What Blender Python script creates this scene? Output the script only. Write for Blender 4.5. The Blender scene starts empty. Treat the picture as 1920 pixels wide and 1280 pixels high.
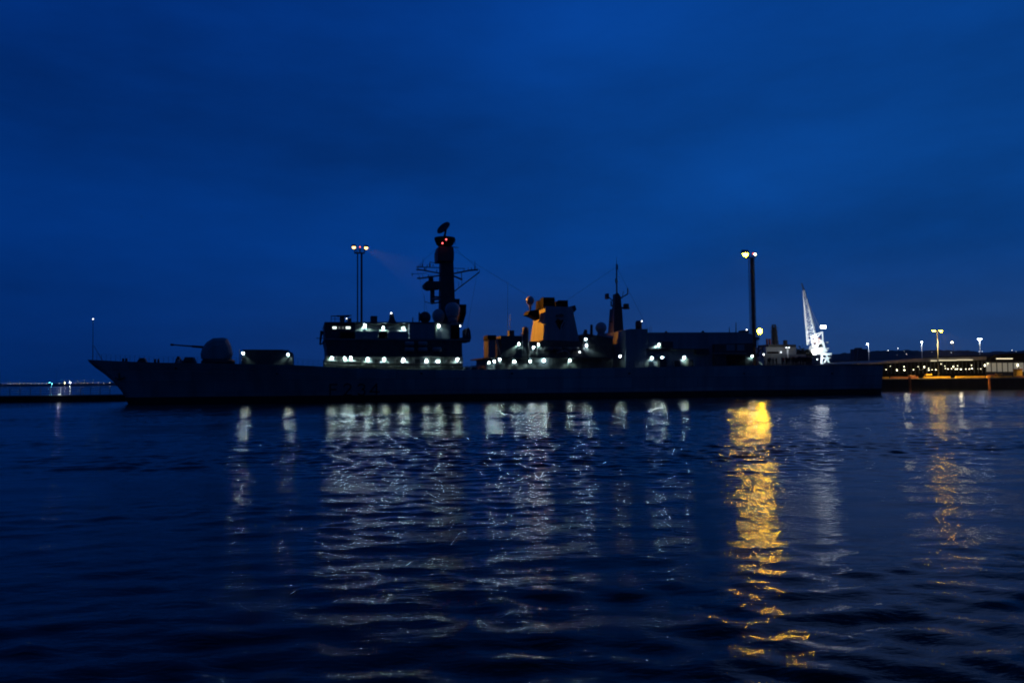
import bpy, bmesh, math, random
import numpy as np
from mathutils import Vector, Matrix, Euler
R = math.radians
random.seed(7)
scn = bpy.context.scene
col = scn.collection

# ------------------------------------------------------------------ camera
F = 28.0 / 36.0 * 1920.0
CAM = Vector((0, 0, 3.0))
PITCH, ROLL = R(2.82), R(-0.5)
CR = Matrix.Rotation(math.pi / 2 + PITCH, 3, 'X') @ Matrix.Rotation(ROLL, 3, 'Z')
cd = bpy.data.cameras.new('camera')
cd.lens = 28.0
cd.sensor_width = 36.0
cd.clip_start = 0.2
cd.clip_end = 9000
cam = bpy.data.objects.new('camera', cd)
cam.matrix_world = Matrix.Translation(CAM) @ CR.to_4x4()
col.objects.link(cam)
scn.camera = cam

# ship frame: x from stem to transom, y away from the camera (starboard), z up
O = Vector((-63.4, 119.1, 0))
YAW = math.atan2(0.2505, 0.968)
SM = Matrix.Translation(O) @ Matrix.Rotation(YAW, 4, 'Z')
SI = SM.inverted()


def ray(px, py):
    return CR @ Vector(((px - 960) / F, (640 - py) / F, -1))


def S(px, py, yl):
    """measured point of the photo on the ship-parallel plane y = yl -> ship x, z"""
    o = SI @ CAM
    d = SI.to_3x3() @ ray(px, py)
    t = (yl - o.y) / d.y
    p = o + d * t
    return p.x, p.z


# ------------------------------------------------------------------ helpers
class MB:
    def __init__(s):
        s.bm = bmesh.new()
        s.mi = 0

    def _f(s, vs, smooth=False):
        try:
            f = s.bm.faces.new(vs)
            f.smooth = smooth
            f.material_index = s.mi
            return f
        except ValueError:
            return None

    def box(s, x0, x1, y0, y1, z0, z1, tx=0, ty=0):
        """box, its top inset by tx, ty on each side"""
        if x0 > x1: x0, x1 = x1, x0
        if y0 > y1: y0, y1 = y1, y0
        if z0 > z1: z0, z1 = z1, z0
        v = [s.bm.verts.new(p) for p in (
            (x0, y0, z0), (x1, y0, z0), (x1, y1, z0), (x0, y1, z0),
            (x0 + tx, y0 + ty, z1), (x1 - tx, y0 + ty, z1), (x1 - tx, y1 - ty, z1), (x0 + tx, y1 - ty, z1))]
        for q in ((3, 2, 1, 0), (4, 5, 6, 7), (0, 1, 5, 4), (1, 2, 6, 5), (2, 3, 7, 6), (3, 0, 4, 7)):
            s._f([v[i] for i in q])
        return s

    def prism(s, poly, y0, y1, slope=0.0):
        """poly of (x, z) extruded from y0 to y1; slope leans both sides inward with height"""
        zb = min(p[1] for p in poly)
        a = [s.bm.verts.new((x, y0 + slope * (z - zb), z)) for x, z in poly]
        b = [s.bm.verts.new((x, y1 - slope * (z - zb), z)) for x, z in poly]
        n = len(poly)
        s._f(a); s._f(b[::-1])
        for i in range(n):
            j = (i + 1) % n
            s._f([a[j], a[i], b[i], b[j]])
        return s

    def tube(s, p, q, r0, r1=None, n=8):
        p, q = Vector(p), Vector(q)
        r1 = r0 if r1 is None else r1
        d = (q - p).normalized()
        u = d.orthogonal().normalized()
        w = d.cross(u)
        A, B = [], []
        for i in range(n):
            a = 2 * math.pi * i / n
            k = u * math.cos(a) + w * math.sin(a)
            A.append(s.bm.verts.new(p + k * r0)); B.append(s.bm.verts.new(q + k * r1))
        for i in range(n):
            j = (i + 1) % n
            s._f([A[i], A[j], B[j], B[i]], n > 6)
        s._f(A[::-1]); s._f(B)
        return s

    def lathe(s, c, prof, n=20, axis='Z'):
        """prof: list of (r, h)"""
        c = Vector(c)
        rings = []
        for r, h in prof:
            ring = []
            for i in range(n):
                a = 2 * math.pi * i / n
                if axis == 'Z': v = Vector((r * math.cos(a), r * math.sin(a), h))
                elif axis == 'X': v = Vector((h, r * math.cos(a), r * math.sin(a)))
                else: v = Vector((r * math.cos(a), h, r * math.sin(a)))
                ring.append(s.bm.verts.new(c + v))
            rings.append(ring)
        for k in range(len(rings) - 1):
            for i in range(n):
                j = (i + 1) % n
                s._f([rings[k][i], rings[k][j], rings[k + 1][j], rings[k + 1][i]], True)
        s._f(rings[0][::-1]); s._f(rings[-1])
        return s

    def sphere(s, c, r, sz=1.0, n=16):
        prof = []
        m = n // 2
        for k in range(m + 1):
            a = -math.pi / 2 + math.pi * k / m
            prof.append((max(r * math.cos(a), r * 0.01), r * sz * math.sin(a)))
        return s.lathe(c, prof, n)

    def lattice(s, a, b, w0, w1, r, n, rd=None):
        """square lattice column from a to b, widths w0 -> w1"""
        a, b = Vector(a), Vector(b)
        d = (b - a).normalized()
        u = d.orthogonal().normalized(); v = d.cross(u)
        rd = rd or r * 0.6
        def C(t):
            c = a.lerp(b, t); w = (w0 + (w1 - w0) * t) / 2
            return [c + u * w + v * w, c - u * w + v * w, c - u * w - v * w, c + u * w - v * w]
        c0, c1 = C(0), C(1)
        for i in range(4): s.tube(c0[i], c1[i], r, n=6)
        for k in range(n):
            p, q = C(k / n), C((k + 1) / n)
            for i in range(4):
                j = (i + 1) % 4
                s.tube(p[i], q[j] if k % 2 else q[i], rd, n=4) if k % 2 else s.tube(p[j], q[i], rd, n=4)
                s.tube(q[i], q[j], rd, n=4)
        return s

    def build(s, name, mats, parent=None, bevel=0.0):
        bmesh.ops.recalc_face_normals(s.bm, faces=s.bm.faces)
        me = bpy.data.meshes.new(name)
        s.bm.to_mesh(me); s.bm.free()
        for m in (mats if isinstance(mats, (list, tuple)) else [mats]):
            me.materials.append(m)
        o = bpy.data.objects.new(name, me)
        col.objects.link(o)
        if parent is not None: o.parent = parent
        if bevel:
            b = o.modifiers.new('bevel', 'BEVEL'); b.width = bevel; b.segments = 2; b.limit_method = 'ANGLE'
        return o


def tag(o, label=None, cat=None, group=None, kind=None):
    if label: o['label'] = label
    if cat: o['category'] = cat
    if group: o['group'] = group
    if kind: o['kind'] = kind
    return o


def empty(name, loc=(0, 0, 0), rz=0, mat=None):
    o = bpy.data.objects.new(name, None)
    o.empty_display_size = 0.5
    if mat is not None: o.matrix_world = mat
    else:
        o.location = loc; o.rotation_euler = (0, 0, rz)
    col.objects.link(o)
    return o


def copy_tree(o, parent=None):
    c = o.copy(); col.objects.link(c)
    if parent is not None: c.parent = parent
    for ch in [k for k in bpy.data.objects if k.parent == o]:
        copy_tree(ch, c)
    return c


# ------------------------------------------------------------------ materials
def mat(name, base, rough=0.55, metal=0.0, var=0.25, scale=1.5, bump=0.0, bscale=8.0, streak=False, spec=0.4):
    m = bpy.data.materials.new(name); m.use_nodes = True
    nt = m.node_tree; b = nt.nodes['Principled BSDF']
    b.inputs['Roughness'].default_value = rough
    b.inputs['Metallic'].default_value = metal
    b.inputs['Specular IOR Level'].default_value = spec
    tc = nt.nodes.new('ShaderNodeTexCoord')
    mp = nt.nodes.new('ShaderNodeMapping')
    if streak: mp.inputs['Scale'].default_value = (1, 1, 0.12)
    nz = nt.nodes.new('ShaderNodeTexNoise'); nz.inputs['Scale'].default_value = scale
    nz.inputs['Detail'].default_value = 6
    rp = nt.nodes.new('ShaderNodeValToRGB')
    rp.color_ramp.elements[0].position = 0.3; rp.color_ramp.elements[1].position = 0.7
    lo = [c * (1 - var) for c in base]; hi = [min(1, c * (1 + var)) for c in base]
    rp.color_ramp.elements[0].color = (*lo, 1); rp.color_ramp.elements[1].color = (*hi, 1)
    L = nt.links.new
    L(tc.outputs['Object'], mp.inputs['Vector']); L(mp.outputs[0], nz.inputs['Vector'])
    L(nz.outputs['Fac'], rp.inputs['Fac']); L(rp.outputs['Color'], b.inputs['Base Color'])
    if bump:
        n2 = nt.nodes.new('ShaderNodeTexNoise'); n2.inputs['Scale'].default_value = bscale
        L(mp.outputs[0], n2.inputs['Vector'])
        bp = nt.nodes.new('ShaderNodeBump'); bp.inputs['Strength'].default_value = bump
        bp.inputs['Distance'].default_value = 0.05
        L(n2.outputs['Fac'], bp.inputs['Height']); L(bp.outputs['Normal'], b.inputs['Normal'])
    return m


def glow(name, c, strength):
    m = bpy.data.materials.new(name); m.use_nodes = True
    b = m.node_tree.nodes['Principled BSDF']
    b.inputs['Base Color'].default_value = (0.8, 0.8, 0.8, 1)
    b.inputs['Emission Color'].default_value = (*c, 1)
    b.inputs['Emission Strength'].default_value = strength
    return m


M = {}
M['hull'] = mat('naval_grey_hull', (0.23, 0.275, 0.28), 0.6, var=0.22, scale=0.5, streak=True, bump=0.15, bscale=1.2)
def plating(m, wid, hgt, amt):
    nt_ = m.node_tree; b_ = nt_.nodes['Principled BSDF']; ln = nt_.links
    tc_ = nt_.nodes.new('ShaderNodeTexCoord'); sx_ = nt_.nodes.new('ShaderNodeSeparateXYZ'); cb_ = nt_.nodes.new('ShaderNodeCombineXYZ')
    ln.new(tc_.outputs['Object'], sx_.inputs[0]); ln.new(sx_.outputs[0], cb_.inputs[0]); ln.new(sx_.outputs[2], cb_.inputs[1])
    br = nt_.nodes.new('ShaderNodeTexBrick'); br.inputs['Scale'].default_value = 1.0
    br.inputs['Brick Width'].default_value = wid; br.inputs['Row Height'].default_value = hgt; br.inputs['Mortar Size'].default_value = 0.03
    br.inputs['Color1'].default_value = (1 - amt, 1 - amt, 1 - amt, 1); br.inputs['Color2'].default_value = (1 + amt, 1 + amt, 1 + amt, 1); br.inputs['Mortar'].default_value = (.6, .6, .6, 1)
    ln.new(cb_.outputs[0], br.inputs['Vector'])
    mx = nt_.nodes.new('ShaderNodeMix'); mx.data_type = 'RGBA'; mx.blend_type = 'MULTIPLY'; mx.inputs[0].default_value = 1
    src = b_.inputs['Base Color'].links[0].from_socket
    ln.new(src, mx.inputs[6]); ln.new(br.outputs['Color'], mx.inputs[7]); ln.new(mx.outputs[2], b_.inputs['Base Color'])


plating(M['hull'], 6.0, 1.7, .14)
M['boot'] = mat('black_boot_topping', (0.012, 0.012, 0.014), 0.7, var=0.3)
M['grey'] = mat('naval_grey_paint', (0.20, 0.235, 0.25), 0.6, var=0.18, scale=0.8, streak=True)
M['dgrey'] = mat('dark_grey_paint_and_shade', (0.040, 0.047, 0.052), 0.6, var=0.25)  # dark fittings; on silo and waist walls it also puts in shade
M['deck'] = mat('deck_coating', (0.05, 0.055, 0.055), 0.85, var=0.3, scale=2)
M['black'] = mat('sooty_black', (0.006, 0.006, 0.006), 0.85, var=0.4, spec=.1)
M['number'] = mat('pennant_black_paint', (0.006, 0.006, 0.008), 0.6, var=0.1)
M['dome'] = mat('radome_white_grey', (0.33, 0.36, 0.38), 0.45, var=0.06)
M['white'] = mat('white_paint', (0.62, 0.64, 0.64), 0.5, var=0.08)
M['steel'] = mat('galvanised_steel', (0.25, 0.26, 0.27), 0.45, 0.4, var=0.2)
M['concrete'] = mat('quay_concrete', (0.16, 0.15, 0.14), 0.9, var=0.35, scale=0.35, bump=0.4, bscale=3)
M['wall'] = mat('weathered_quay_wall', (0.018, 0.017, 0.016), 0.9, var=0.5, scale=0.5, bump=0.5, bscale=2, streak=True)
M['asphalt'] = mat('asphalt', (0.05, 0.05, 0.05), 0.9, var=0.3, scale=1.5)
M['yellow'] = mat('yellow_paint', (0.62, 0.36, 0.03), 0.55, var=0.2)
M['orange'] = mat('orange_paint', (0.30, 0.10, 0.04), 0.6, var=0.3)
M['rust'] = mat('rusty_red', (0.22, 0.05, 0.03), 0.8, var=0.4)
M['hill'] = mat('wooded_hillside', (0.045, 0.05, 0.045), 0.95, var=0.5, scale=0.02)
M['roof'] = mat('pale_roof_fascia', (0.36, 0.37, 0.33), 0.6, var=0.2, scale=0.6)
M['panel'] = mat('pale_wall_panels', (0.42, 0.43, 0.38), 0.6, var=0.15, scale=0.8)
M['cloth'] = mat('navy_uniform', (0.012, 0.014, 0.022), 0.9, var=0.3)
M['clothr'] = mat('red_jacket', (0.25, 0.02, 0.02), 0.9, var=0.2)
M['clothg'] = mat('grey_coat', (0.3, 0.28, 0.26), 0.9, var=0.2)
M['skin'] = mat('skin', (0.42, 0.26, 0.19), 0.6, var=0.05)
M['glass'] = mat('dark_window_glass', (0.008, 0.01, 0.012), 0.08, var=0.1, spec=0.6)
M['g_cool'] = glow('cool_white_lens', (0.68, 0.98, 1.0), 210)
M['g_sod'] = glow('sodium_lens', (1.0, 0.52, 0.004), 460)
M['g_post'] = glow('golden_lens', (1.0, 0.55, 0.010), 200)
M['g_warm'] = glow('warm_white_lens', (1.0, 0.80, 0.42), 40)
M['g_white'] = glow('white_lens', (0.85, 0.93, 1.0), 60)
M['g_red'] = glow('red_lens', (1.0, 0.10, 0.10), 5)
M['g_small'] = glow('small_white_lens', (0.9, 0.95, 1.0), 6)
M['g_win'] = glow('lit_bridge_window', (0.85, 1.0, 0.92), 1.6)
M['g_windim'] = glow('dim_bridge_window', (0.75, 0.8, 0.6), 0.12)
M['g_hall'] = glow('lit_hall_lamp', (1.0, 0.92, 0.62), 6)
M['g_panel'] = glow('lit_hall_panel', (0.62, 0.66, 0.48), 0.16)
M['g_dim'] = glow('dim_white_lens', (0.9, 0.95, 1.0), 4)
M['g_cyan'] = glow('cyan_lens', (0.15, 0.9, 1.0), 30)

for k_ in ('g_small', 'g_dim', 'g_win', 'g_windim', 'g_hall', 'g_panel', 'g_cyan', 'g_red'): M[k_].cycles.emission_sampling = 'NONE'
# ------------------------------------------------------------------ world
w = bpy.data.worlds.new('World'); scn.world = w; w.use_nodes = True
nt = w.node_tree; nt.nodes.clear(); L = nt.links.new
N = nt.nodes.new
out = N('ShaderNodeOutputWorld')
sky = N('ShaderNodeTexSky'); sky.sky_type = 'NISHITA'; sky.sun_disc = False
SUN_EL, SUN_ROT = R(-4.5), R(25)
sky.sun_elevation = SUN_EL; sky.sun_rotation = SUN_ROT
bg1 = N('ShaderNodeBackground'); bg1.inputs['Strength'].default_value = 0.008
L(sky.outputs[0], bg1.inputs['Color'])
tc = N('ShaderNodeTexCoord')
sep = N('ShaderNodeSeparateXYZ'); L(tc.outputs['Generated'], sep.inputs[0])


def math_n(op, a, b=None, c=None, clamp=False):
    n = N('ShaderNodeMath'); n.operation = op; n.use_clamp = clamp
    for i, x in enumerate((a, b, c)):
        if x is None: continue
        if isinstance(x, (int, float)): n.inputs[i].default_value = x
        else: L(x, n.inputs[i])
    return n.outputs[0]


def mixc(fac, a, b):
    n = N('ShaderNodeMix'); n.data_type = 'RGBA'
    for idx, x in ((0, fac), (6, a), (7, b)):
        if isinstance(x, (int, float)): n.inputs[idx].default_value = x
        elif isinstance(x, tuple): n.inputs[idx].default_value = (*x, 1)
        else: L(x, n.inputs[idx])
    return n.outputs[2]


def mapr(v, a, b):
    n = N('ShaderNodeMapRange'); n.interpolation_type = 'SMOOTHSTEP'
    n.inputs[1].default_value = a; n.inputs[2].default_value = b
    L(v, n.inputs[0]); return n.outputs[0]


X, Y, Z = sep.outputs[0], sep.outputs[1], sep.outputs[2]
# dusk blue: darker low on the left, greyer low on the right
fx = mapr(X, -0.55, 0.60)
low = mixc(fx, (0.0003, 0.0195, 0.126), (0.0135, 0.057, 0.198))
mid = mixc(fx, (0.0003, 0.0290, 0.185), (0.0020, 0.052, 0.255))
top = mixc(fx, (0.0006, 0.0320, 0.222), (0.0018, 0.046, 0.246))
c1 = mixc(mapr(Z, 0.0, 0.17), low, mid)
c2 = mixc(mapr(Z, 0.2, 0.5), c1, top)
# soft overcast texture
mp = N('ShaderNodeMapping'); mp.inputs['Scale'].default_value = (1.0, 1.0, 3.4)
mp.inputs['Location'].default_value = (3.1, 0.4, 1.7)
L(tc.outputs['Generated'], mp.inputs[0])
nz = N('ShaderNodeTexNoise'); nz.inputs['Scale'].default_value = 1.9; nz.inputs['Detail'].default_value = 4
nz.inputs['Roughness'].default_value = 0.45; nz.inputs['Distortion'].default_value = 0.3
L(mp.outputs[0], nz.inputs['Vector'])
cl = mapr(nz.outputs['Fac'], 0.30, 0.72)
cf = math_n('MULTIPLY_ADD', cl, 0.24, 0.86)
nz2 = N('ShaderNodeTexNoise'); nz2.inputs['Scale'].default_value = 9.0; nz2.inputs['Detail'].default_value = 7; nz2.inputs['Roughness'].default_value = 0.62
L(mp.outputs[0], nz2.inputs['Vector'])
cf = math_n('ADD', cf, math_n('MULTIPLY_ADD', nz2.outputs['Fac'], 0.34, -0.17))


def lobe(px, py, rx, rz, amt):
    d = ray(px, py).normalized()
    a = math_n('DIVIDE', math_n('SUBTRACT', X, d.x), rx)
    b = math_n('DIVIDE', math_n('SUBTRACT', Z, d.z), rz)
    r2 = math_n('ADD', math_n('MULTIPLY', a, a), math_n('MULTIPLY', b, b))
    e = math_n('POWER', 2.718, math_n('MULTIPLY', r2, -1.0))
    return math_n('MULTIPLY', e, amt)


for args in ((1080, 20, 0.16, 0.09, 0.38), (1430, 310, 0.14, 0.06, 0.20), (640, 250, 0.25, 0.055, -0.17),
             (1250, 180, 0.16, 0.05, -0.16), (700, 400, 0.2, 0.035, 0.10), (60, 60, 0.16, 0.14, -0.16), (1750, 420, 0.16, 0.07, -0.10)):
    cf = math_n('ADD', cf, lobe(*args))
# the sky behind the camera is still night
cf = math_n('MULTIPLY', cf, math_n('MULTIPLY_ADD', mapr(Y, -0.4, 0.75), 0.55, 0.45))
cf = math_n('MULTIPLY', cf, math_n('MULTIPLY_ADD', mapr(Z, 0.42, 0.8), -0.4, 1.0))
vm = N('ShaderNodeVectorMath'); vm.operation = 'SCALE'
L(c2, vm.inputs[0]); L(cf, vm.inputs['Scale'])
bg2 = N('ShaderNodeBackground'); L(vm.outputs[0], bg2.inputs['Color']); bg2.inputs['Strength'].default_value = 1.0
add = N('ShaderNodeAddShader'); L(bg1.outputs[0], add.inputs[0]); L(bg2.outputs[0], add.inputs[1])
L(add.outputs[0], out.inputs['Surface'])


def lamp(name, kind, loc, energy, color, radius=0.15, parent=None, aim=None, size=150, blend=0.3):
    d = bpy.data.lights.new(name, kind); d.energy = energy; d.color = color; d.shadow_soft_size = radius
    o = bpy.data.objects.new(name, d); col.objects.link(o)
    if kind == 'SPOT':
        d.spot_size = R(size); d.spot_blend = 1.0 if energy > 100000 else blend
        o.rotation_euler = Vector(aim).to_track_quat('-Z', 'Y').to_euler()
    o.location = loc
    if parent is not None: o.parent = parent
    return o


# faint last daylight over the far quay
sd = bpy.data.lights.new('dusk_light', 'SUN'); sd.energy = 0.012; sd.angle = R(20); sd.color = (0.45, 0.6, 1.0)
so = bpy.data.objects.new('dusk_light', sd); so.rotation_euler = (R(72), 0, R(180 - 25)); col.objects.link(so)

# ------------------------------------------------------------------ water
def axis(lo, a, b, hi, h, g=1.12):
    mid_ = list(np.arange(a, b + h * 0.5, h))
    left, right = [], []
    x, s_ = a, h
    while x > lo: s_ *= g; x -= s_; left.append(x)
    x, s_ = mid_[-1], h
    while x < hi: s_ *= g; x += s_; right.append(x)
    return np.array(left[::-1] + mid_ + right)


xs = axis(-3500, -60, 70, 3500, 0.13)
ya = np.arange(2, 52, 0.085)
yb, x_, s_ = [], 52.0, 0.085
while x_ < 150: yb.append(x_); s_ = min(s_ * 1.0035, 0.26); x_ += s_
yb = np.array(yb); yc = np.array([150.0])
ys = np.concatenate([axis(-600, 2, 2.05, 2.0, 0.1)[:-1], ya, yb, yc])
tail, x_, s_ = [], 150, 0.28
while x_ < 4200: s_ *= 1.1; x_ += s_; tail.append(x_)
ys = np.unique(np.concatenate([ys, tail]))
GX, GY = np.meshgrid(xs, ys)
rng = np.random.default_rng(5)
H = np.zeros_like(GX)
dx_ = np.gradient(xs)[None, :]; dy_ = np.gradient(ys)[:, None]
cell = np.maximum(dx_, dy_) + 0 * GX
# patches of rougher and calmer water
patch = np.zeros_like(GX)
for k in range(9):
    a = rng.uniform(0, 2 * math.pi); lam = rng.uniform(9, 34)
    patch += np.sin(2 * math.pi / lam * (GX * math.cos(a) * 0.45 + GY * math.sin(a)) + rng.uniform(0, 6.28))
patch = 0.80 + 0.24 * patch
patch = np.clip(patch, 0.12, 1.7)
for k in range(110):
    lam = 0.26 * (7.0 / 0.26) ** (rng.uniform(0, 1) ** 1.35)
    a = math.radians(86) + rng.normal(0, 0.36 if lam > 1.5 else 0.58)
    kx, ky = 2 * math.pi / lam * math.cos(a), 2 * math.pi / lam * math.sin(a)
    slope = 0.0036 if lam > 3 else (0.0105 if lam > 1 else 0.0225)
    amp = slope * lam / (2 * math.pi)
    fade = np.clip((lam / cell - 1.8) / 3.0, 0, 1)
    ph = kx * GX + ky * GY + rng.uniform(0, 6.28)
    wv = np.sin(ph + 0.25 * np.sin(ph))
    H += amp * fade * wv * (patch if lam < 1.6 else 1.0)
V = np.stack([GX, GY, H], -1).reshape(-1, 3).astype(np.float32)
ny, nx = GX.shape
i = np.arange(ny - 1)[:, None] * nx + np.arange(nx - 1)[None, :]
Q = np.stack([i, i + 1, i + nx + 1, i + nx], -1).reshape(-1, 4).astype(np.int32)
me = bpy.data.meshes.new('harbour_water')
me.vertices.add(len(V)); me.vertices.foreach_set('co', V.ravel())
me.loops.add(Q.size); me.loops.foreach_set('vertex_index', Q.ravel())
me.polygons.add(len(Q)); me.polygons.foreach_set('loop_start', np.arange(0, Q.size, 4, dtype=np.int32))
me.polygons.foreach_set('use_smooth', np.ones(len(Q), dtype=bool))
me.update(calc_edges=True)
mw = bpy.data.materials.new('harbour_water'); mw.use_nodes = True
b = mw.node_tree.nodes['Principled BSDF']; n_ = mw.node_tree.nodes.new; l_ = mw.node_tree.links.new
b.inputs['Base Color'].default_value = (0.0012, 0.0035, 0.0065, 1)
b.inputs['Roughness'].default_value = 0.075
b.inputs['IOR'].default_value = 1.17
tcw = n_('ShaderNodeTexCoord')
mpw = n_('ShaderNodeMapping'); mpw.inputs['Scale'].default_value = (0.55, 1.4, 1); mpw.inputs['Rotation'].default_value = (0, 0, R(-9))
l_(tcw.outputs['Object'], mpw.inputs[0])
nw = n_('ShaderNodeTexNoise'); nw.inputs['Scale'].default_value = 4.2; nw.inputs['Detail'].default_value = 4; nw.inputs['Roughness'].default_value = 0.6
nw.inputs['Distortion'].default_value = 0.35
l_(mpw.outputs[0], nw.inputs['Vector'])
bw = n_('ShaderNodeBump'); bw.inputs['Strength'].default_value = 0.42; bw.inputs['Distance'].default_value = 0.05
l_(nw.outputs['Fac'], bw.inputs['Height'])
l_(bw.outputs['Normal'], b.inputs['Normal'])
me.materials.append(mw)
wo = bpy.data.objects.new('harbour_water', me); col.objects.link(wo); tag(wo, kind='structure')

# ------------------------------------------------------------------ the frigate
ship = empty('frigate', mat=SM)
tag(ship, 'long dark grey warship moored along the quay, numbered F234 on its hull', 'warship')
LEN = 133.8


def part(mb, name, m, parent=None, bevel=0.0):
    return mb.build(name, m, parent if parent is not None else ship, bevel)


def pxbox(mb, x0, y0, x1, y1, yn, yf, ty=0.0, tx=0.0):
    """box measured in the photo on the plane yn, reaching back to yf"""
    xa, za = S(x0, y0, yn); xb, zb = S(x1, y1, yn)
    return mb.box(xa, xb, yn, yf, zb, za, tx, ty)


def pxpoly(mb, pts, yn, yf, slope=0.0):
    return mb.prism([S(x, y, yn) for x, y in pts], yn, yf, slope)


def P3(px, py, yl):
    x, z = S(px, py, yl)
    return Vector((x, yl, z))


stem = [(*S(240, 760, 0),)] + [S(a, b_, 0) for a, b_ in ((240, 755), (234, 742), (220, 723), (203, 706), (181, 691), (166, 678), (164, 674))]
stem = sorted(stem, key=lambda p: p[1])
sz = [p[1] for p in stem]; sx = [p[0] for p in stem]


def stem_x(z): return float(np.interp(z, sz, sx, left=sx[0] + 1.0))


dl = [S(165, 674, 0), S(220, 676.5, -3), S(290, 678.7, -6), S(450, 681.5, -7.8), S(560, 684.5, -8), S(640, 689.5, -8), S(720, 692.5, -8),
      S(850, 693, -8), S(1000, 691.5, -8), S(1100, 690, -8), S(1300, 686.5, -8), S(1430, 684.5, -8), S(1640, 684.5, -7)]
dlx = [p[0] for p in dl]; dlz = [p[1] for p in dl]


def deck_z(x): return float(np.interp(x, dlx, dlz))


def hull_hb(x, z):
    k = max(0.0, min(1.0, z / 6.0))
    x0 = stem_x(z)
    u = max(0.0, (x - x0) / (LEN - x0))
    um = 0.50 + (0.37 - 0.50) * k; p = 1.7 + 0.6 * k; B = 7.65 + 0.4 * k
    h = B * (1 - (1 - min(1, u / um)) ** p)
    if u > 0.7: h -= (1.4 - 0.5 * k) * ((u - 0.7) / 0.3) ** 2
    if z < 0: h *= 1 + 0.06 * z
    return max(h, 0.04)


us = [1 - (1 - t) ** 0.8 if False else t for t in np.concatenate([np.linspace(0, 0.08, 12)[:-1], np.linspace(0.08, 1, 60)])]
fr = [-0.25, 0.0, 0.16, 0.17, 0.33, 0.5, 0.66, 0.82, 0.93, 1.0]
hm = MB(); rows = {-1: [], 1: []}
for sgn in (-1, 1):
    for f_ in fr:
        row = []
        for u in us:
            xg = LEN * u
            zt = deck_z(xg)
            z = zt * f_
            if f_ in (0.16, 0.17): z = 1.0 + (0.03 if f_ == 0.17 else 0)
            x = stem_x(z) + (LEN - stem_x(z)) * u
            row.append(hm.bm.verts.new((x, sgn * hull_hb(x, z), z)))
        rows[sgn].append(row)
    for k in range(len(fr) - 1):
        hm.mi = 1 if k < 2 else 0
        for j in range(len(us) - 1):
            a = rows[sgn]
            hm._f([a[k][j], a[k][j + 1], a[k + 1][j + 1], a[k + 1][j]], True)
for k in range(len(fr) - 1):
    hm.mi = 1 if k < 2 else 0
    hm._f([rows[-1][k][-1], rows[1][k][-1], rows[1][k + 1][-1], rows[-1][k + 1][-1]])
    hm._f([rows[-1][k][0], rows[1][k][0], rows[1][k + 1][0], rows[-1][k + 1][0]])
hull = part(hm, 'hull', [M['hull'], M['boot']])
dm = MB()
for j in range(len(us) - 1):
    q = []
    for sgn, jj in ((-1, j), (1, j), (1, j + 1), (-1, j + 1)):
        u = us[jj]; z = deck_z(LEN * u) - 0.03; x = stem_x(z) + (LEN - stem_x(z)) * u
        q.append(dm.bm.verts.new((x, sgn * (hull_hb(x, z) - 0.005), z)))
    dm._f(q)
part(dm, 'deck', M['deck'])
# rubbing strake / knuckle
km = MB()
for sgn in (-1,):
    pts = [Vector((x, sgn * (hull_hb(x, deck_z(x) - 1.25) + 0.0), deck_z(x) - 1.25)) for x in np.linspace(8, 120, 57)]
    for a, b_ in zip(pts[:-1], pts[1:]): km.tube(a, b_, 0.05, n=5)
part(km, 'strake', M['hull'])

# pennant number on the port side, black strokes following the plating
def on_hull(px, py, off=0.03):
    y = -7
    for _ in range(6):
        x, z = S(px, py, y); y = -(hull_hb(x, z) + off)
    return Vector((x, y, z))


def stroke(mb, pts, wd):
    """ribbon through pixel points, wd in photo pixels"""
    for a, b_ in zip(pts[:-1], pts[1:]):
        a, b_ = Vector(a), Vector(b_); d = (b_ - a).normalized(); n = Vector((-d.y, d.x)) * wd / 2
        a2, b2 = a - d * wd * 0.35, b_ + d * wd * 0.35
        q = [mb.bm.verts.new(on_hull(*v)) for v in (a2 + n, b2 + n, b2 - n, a2 - n)]
        mb._f(q)


def arc(cx, cy, rx, ry, a0, a1, n=10):
    return [(cx + rx * math.cos(R(a0 + (a1 - a0) * t / n)), cy + ry * math.sin(R(a0 + (a1 - a0) * t / n))) for t in range(n + 1)]


glyphs = [
    [[(619, 720), (619, 741)], [(619, 720.8), (632, 720.8)], [(619, 730), (630, 730)]],
    [arc(651.5, 724.6, 6.3, 5, 190, 380, 12) + [(646, 740.2)], [(645, 740.2), (659, 740.2)]],
    [arc(677.5, 724.8, 6.0, 4.6, 200, 440, 12), arc(677.5, 735, 6.6, 5.4, -70, 150, 12)],
    [[(706, 741), (706, 719.5), (694, 734.5), (711, 734.5)]],
]
for g in glyphs:
    nm = MB()
    for st in g: stroke(nm, st, 2.5)
    part(nm, 'pennant_character', M['number'], hull)

# anchor, hawse pipe
am = MB(); p = on_hull(222, 700, 0.05)
am.tube(p + Vector((0, 0, .5)), p + Vector((.2, 0, -.9)), 0.1); am.tube(p + Vector((-.5, -.05, -.6)), p + Vector((.2, 0, -.95)), .1)
am.tube(p + Vector((.9, -.05, -.55)), p + Vector((.2, 0, -.95)), .1)
part(am, 'anchor', M['dgrey'], hull)
# hull scuppers and a few draught marks
for px in (330, 520, 790, 960, 1180, 1395, 1560):
    sm_ = MB(); p = on_hull(px, 700 if px > 400 else 690, 0.0)
    sm_.box(p.x - .18, p.x + .18, p.y - .05, p.y + .1, p.z - .12, p.z + .12)
    part(sm_, 'scupper', M['black'], hull)

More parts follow.
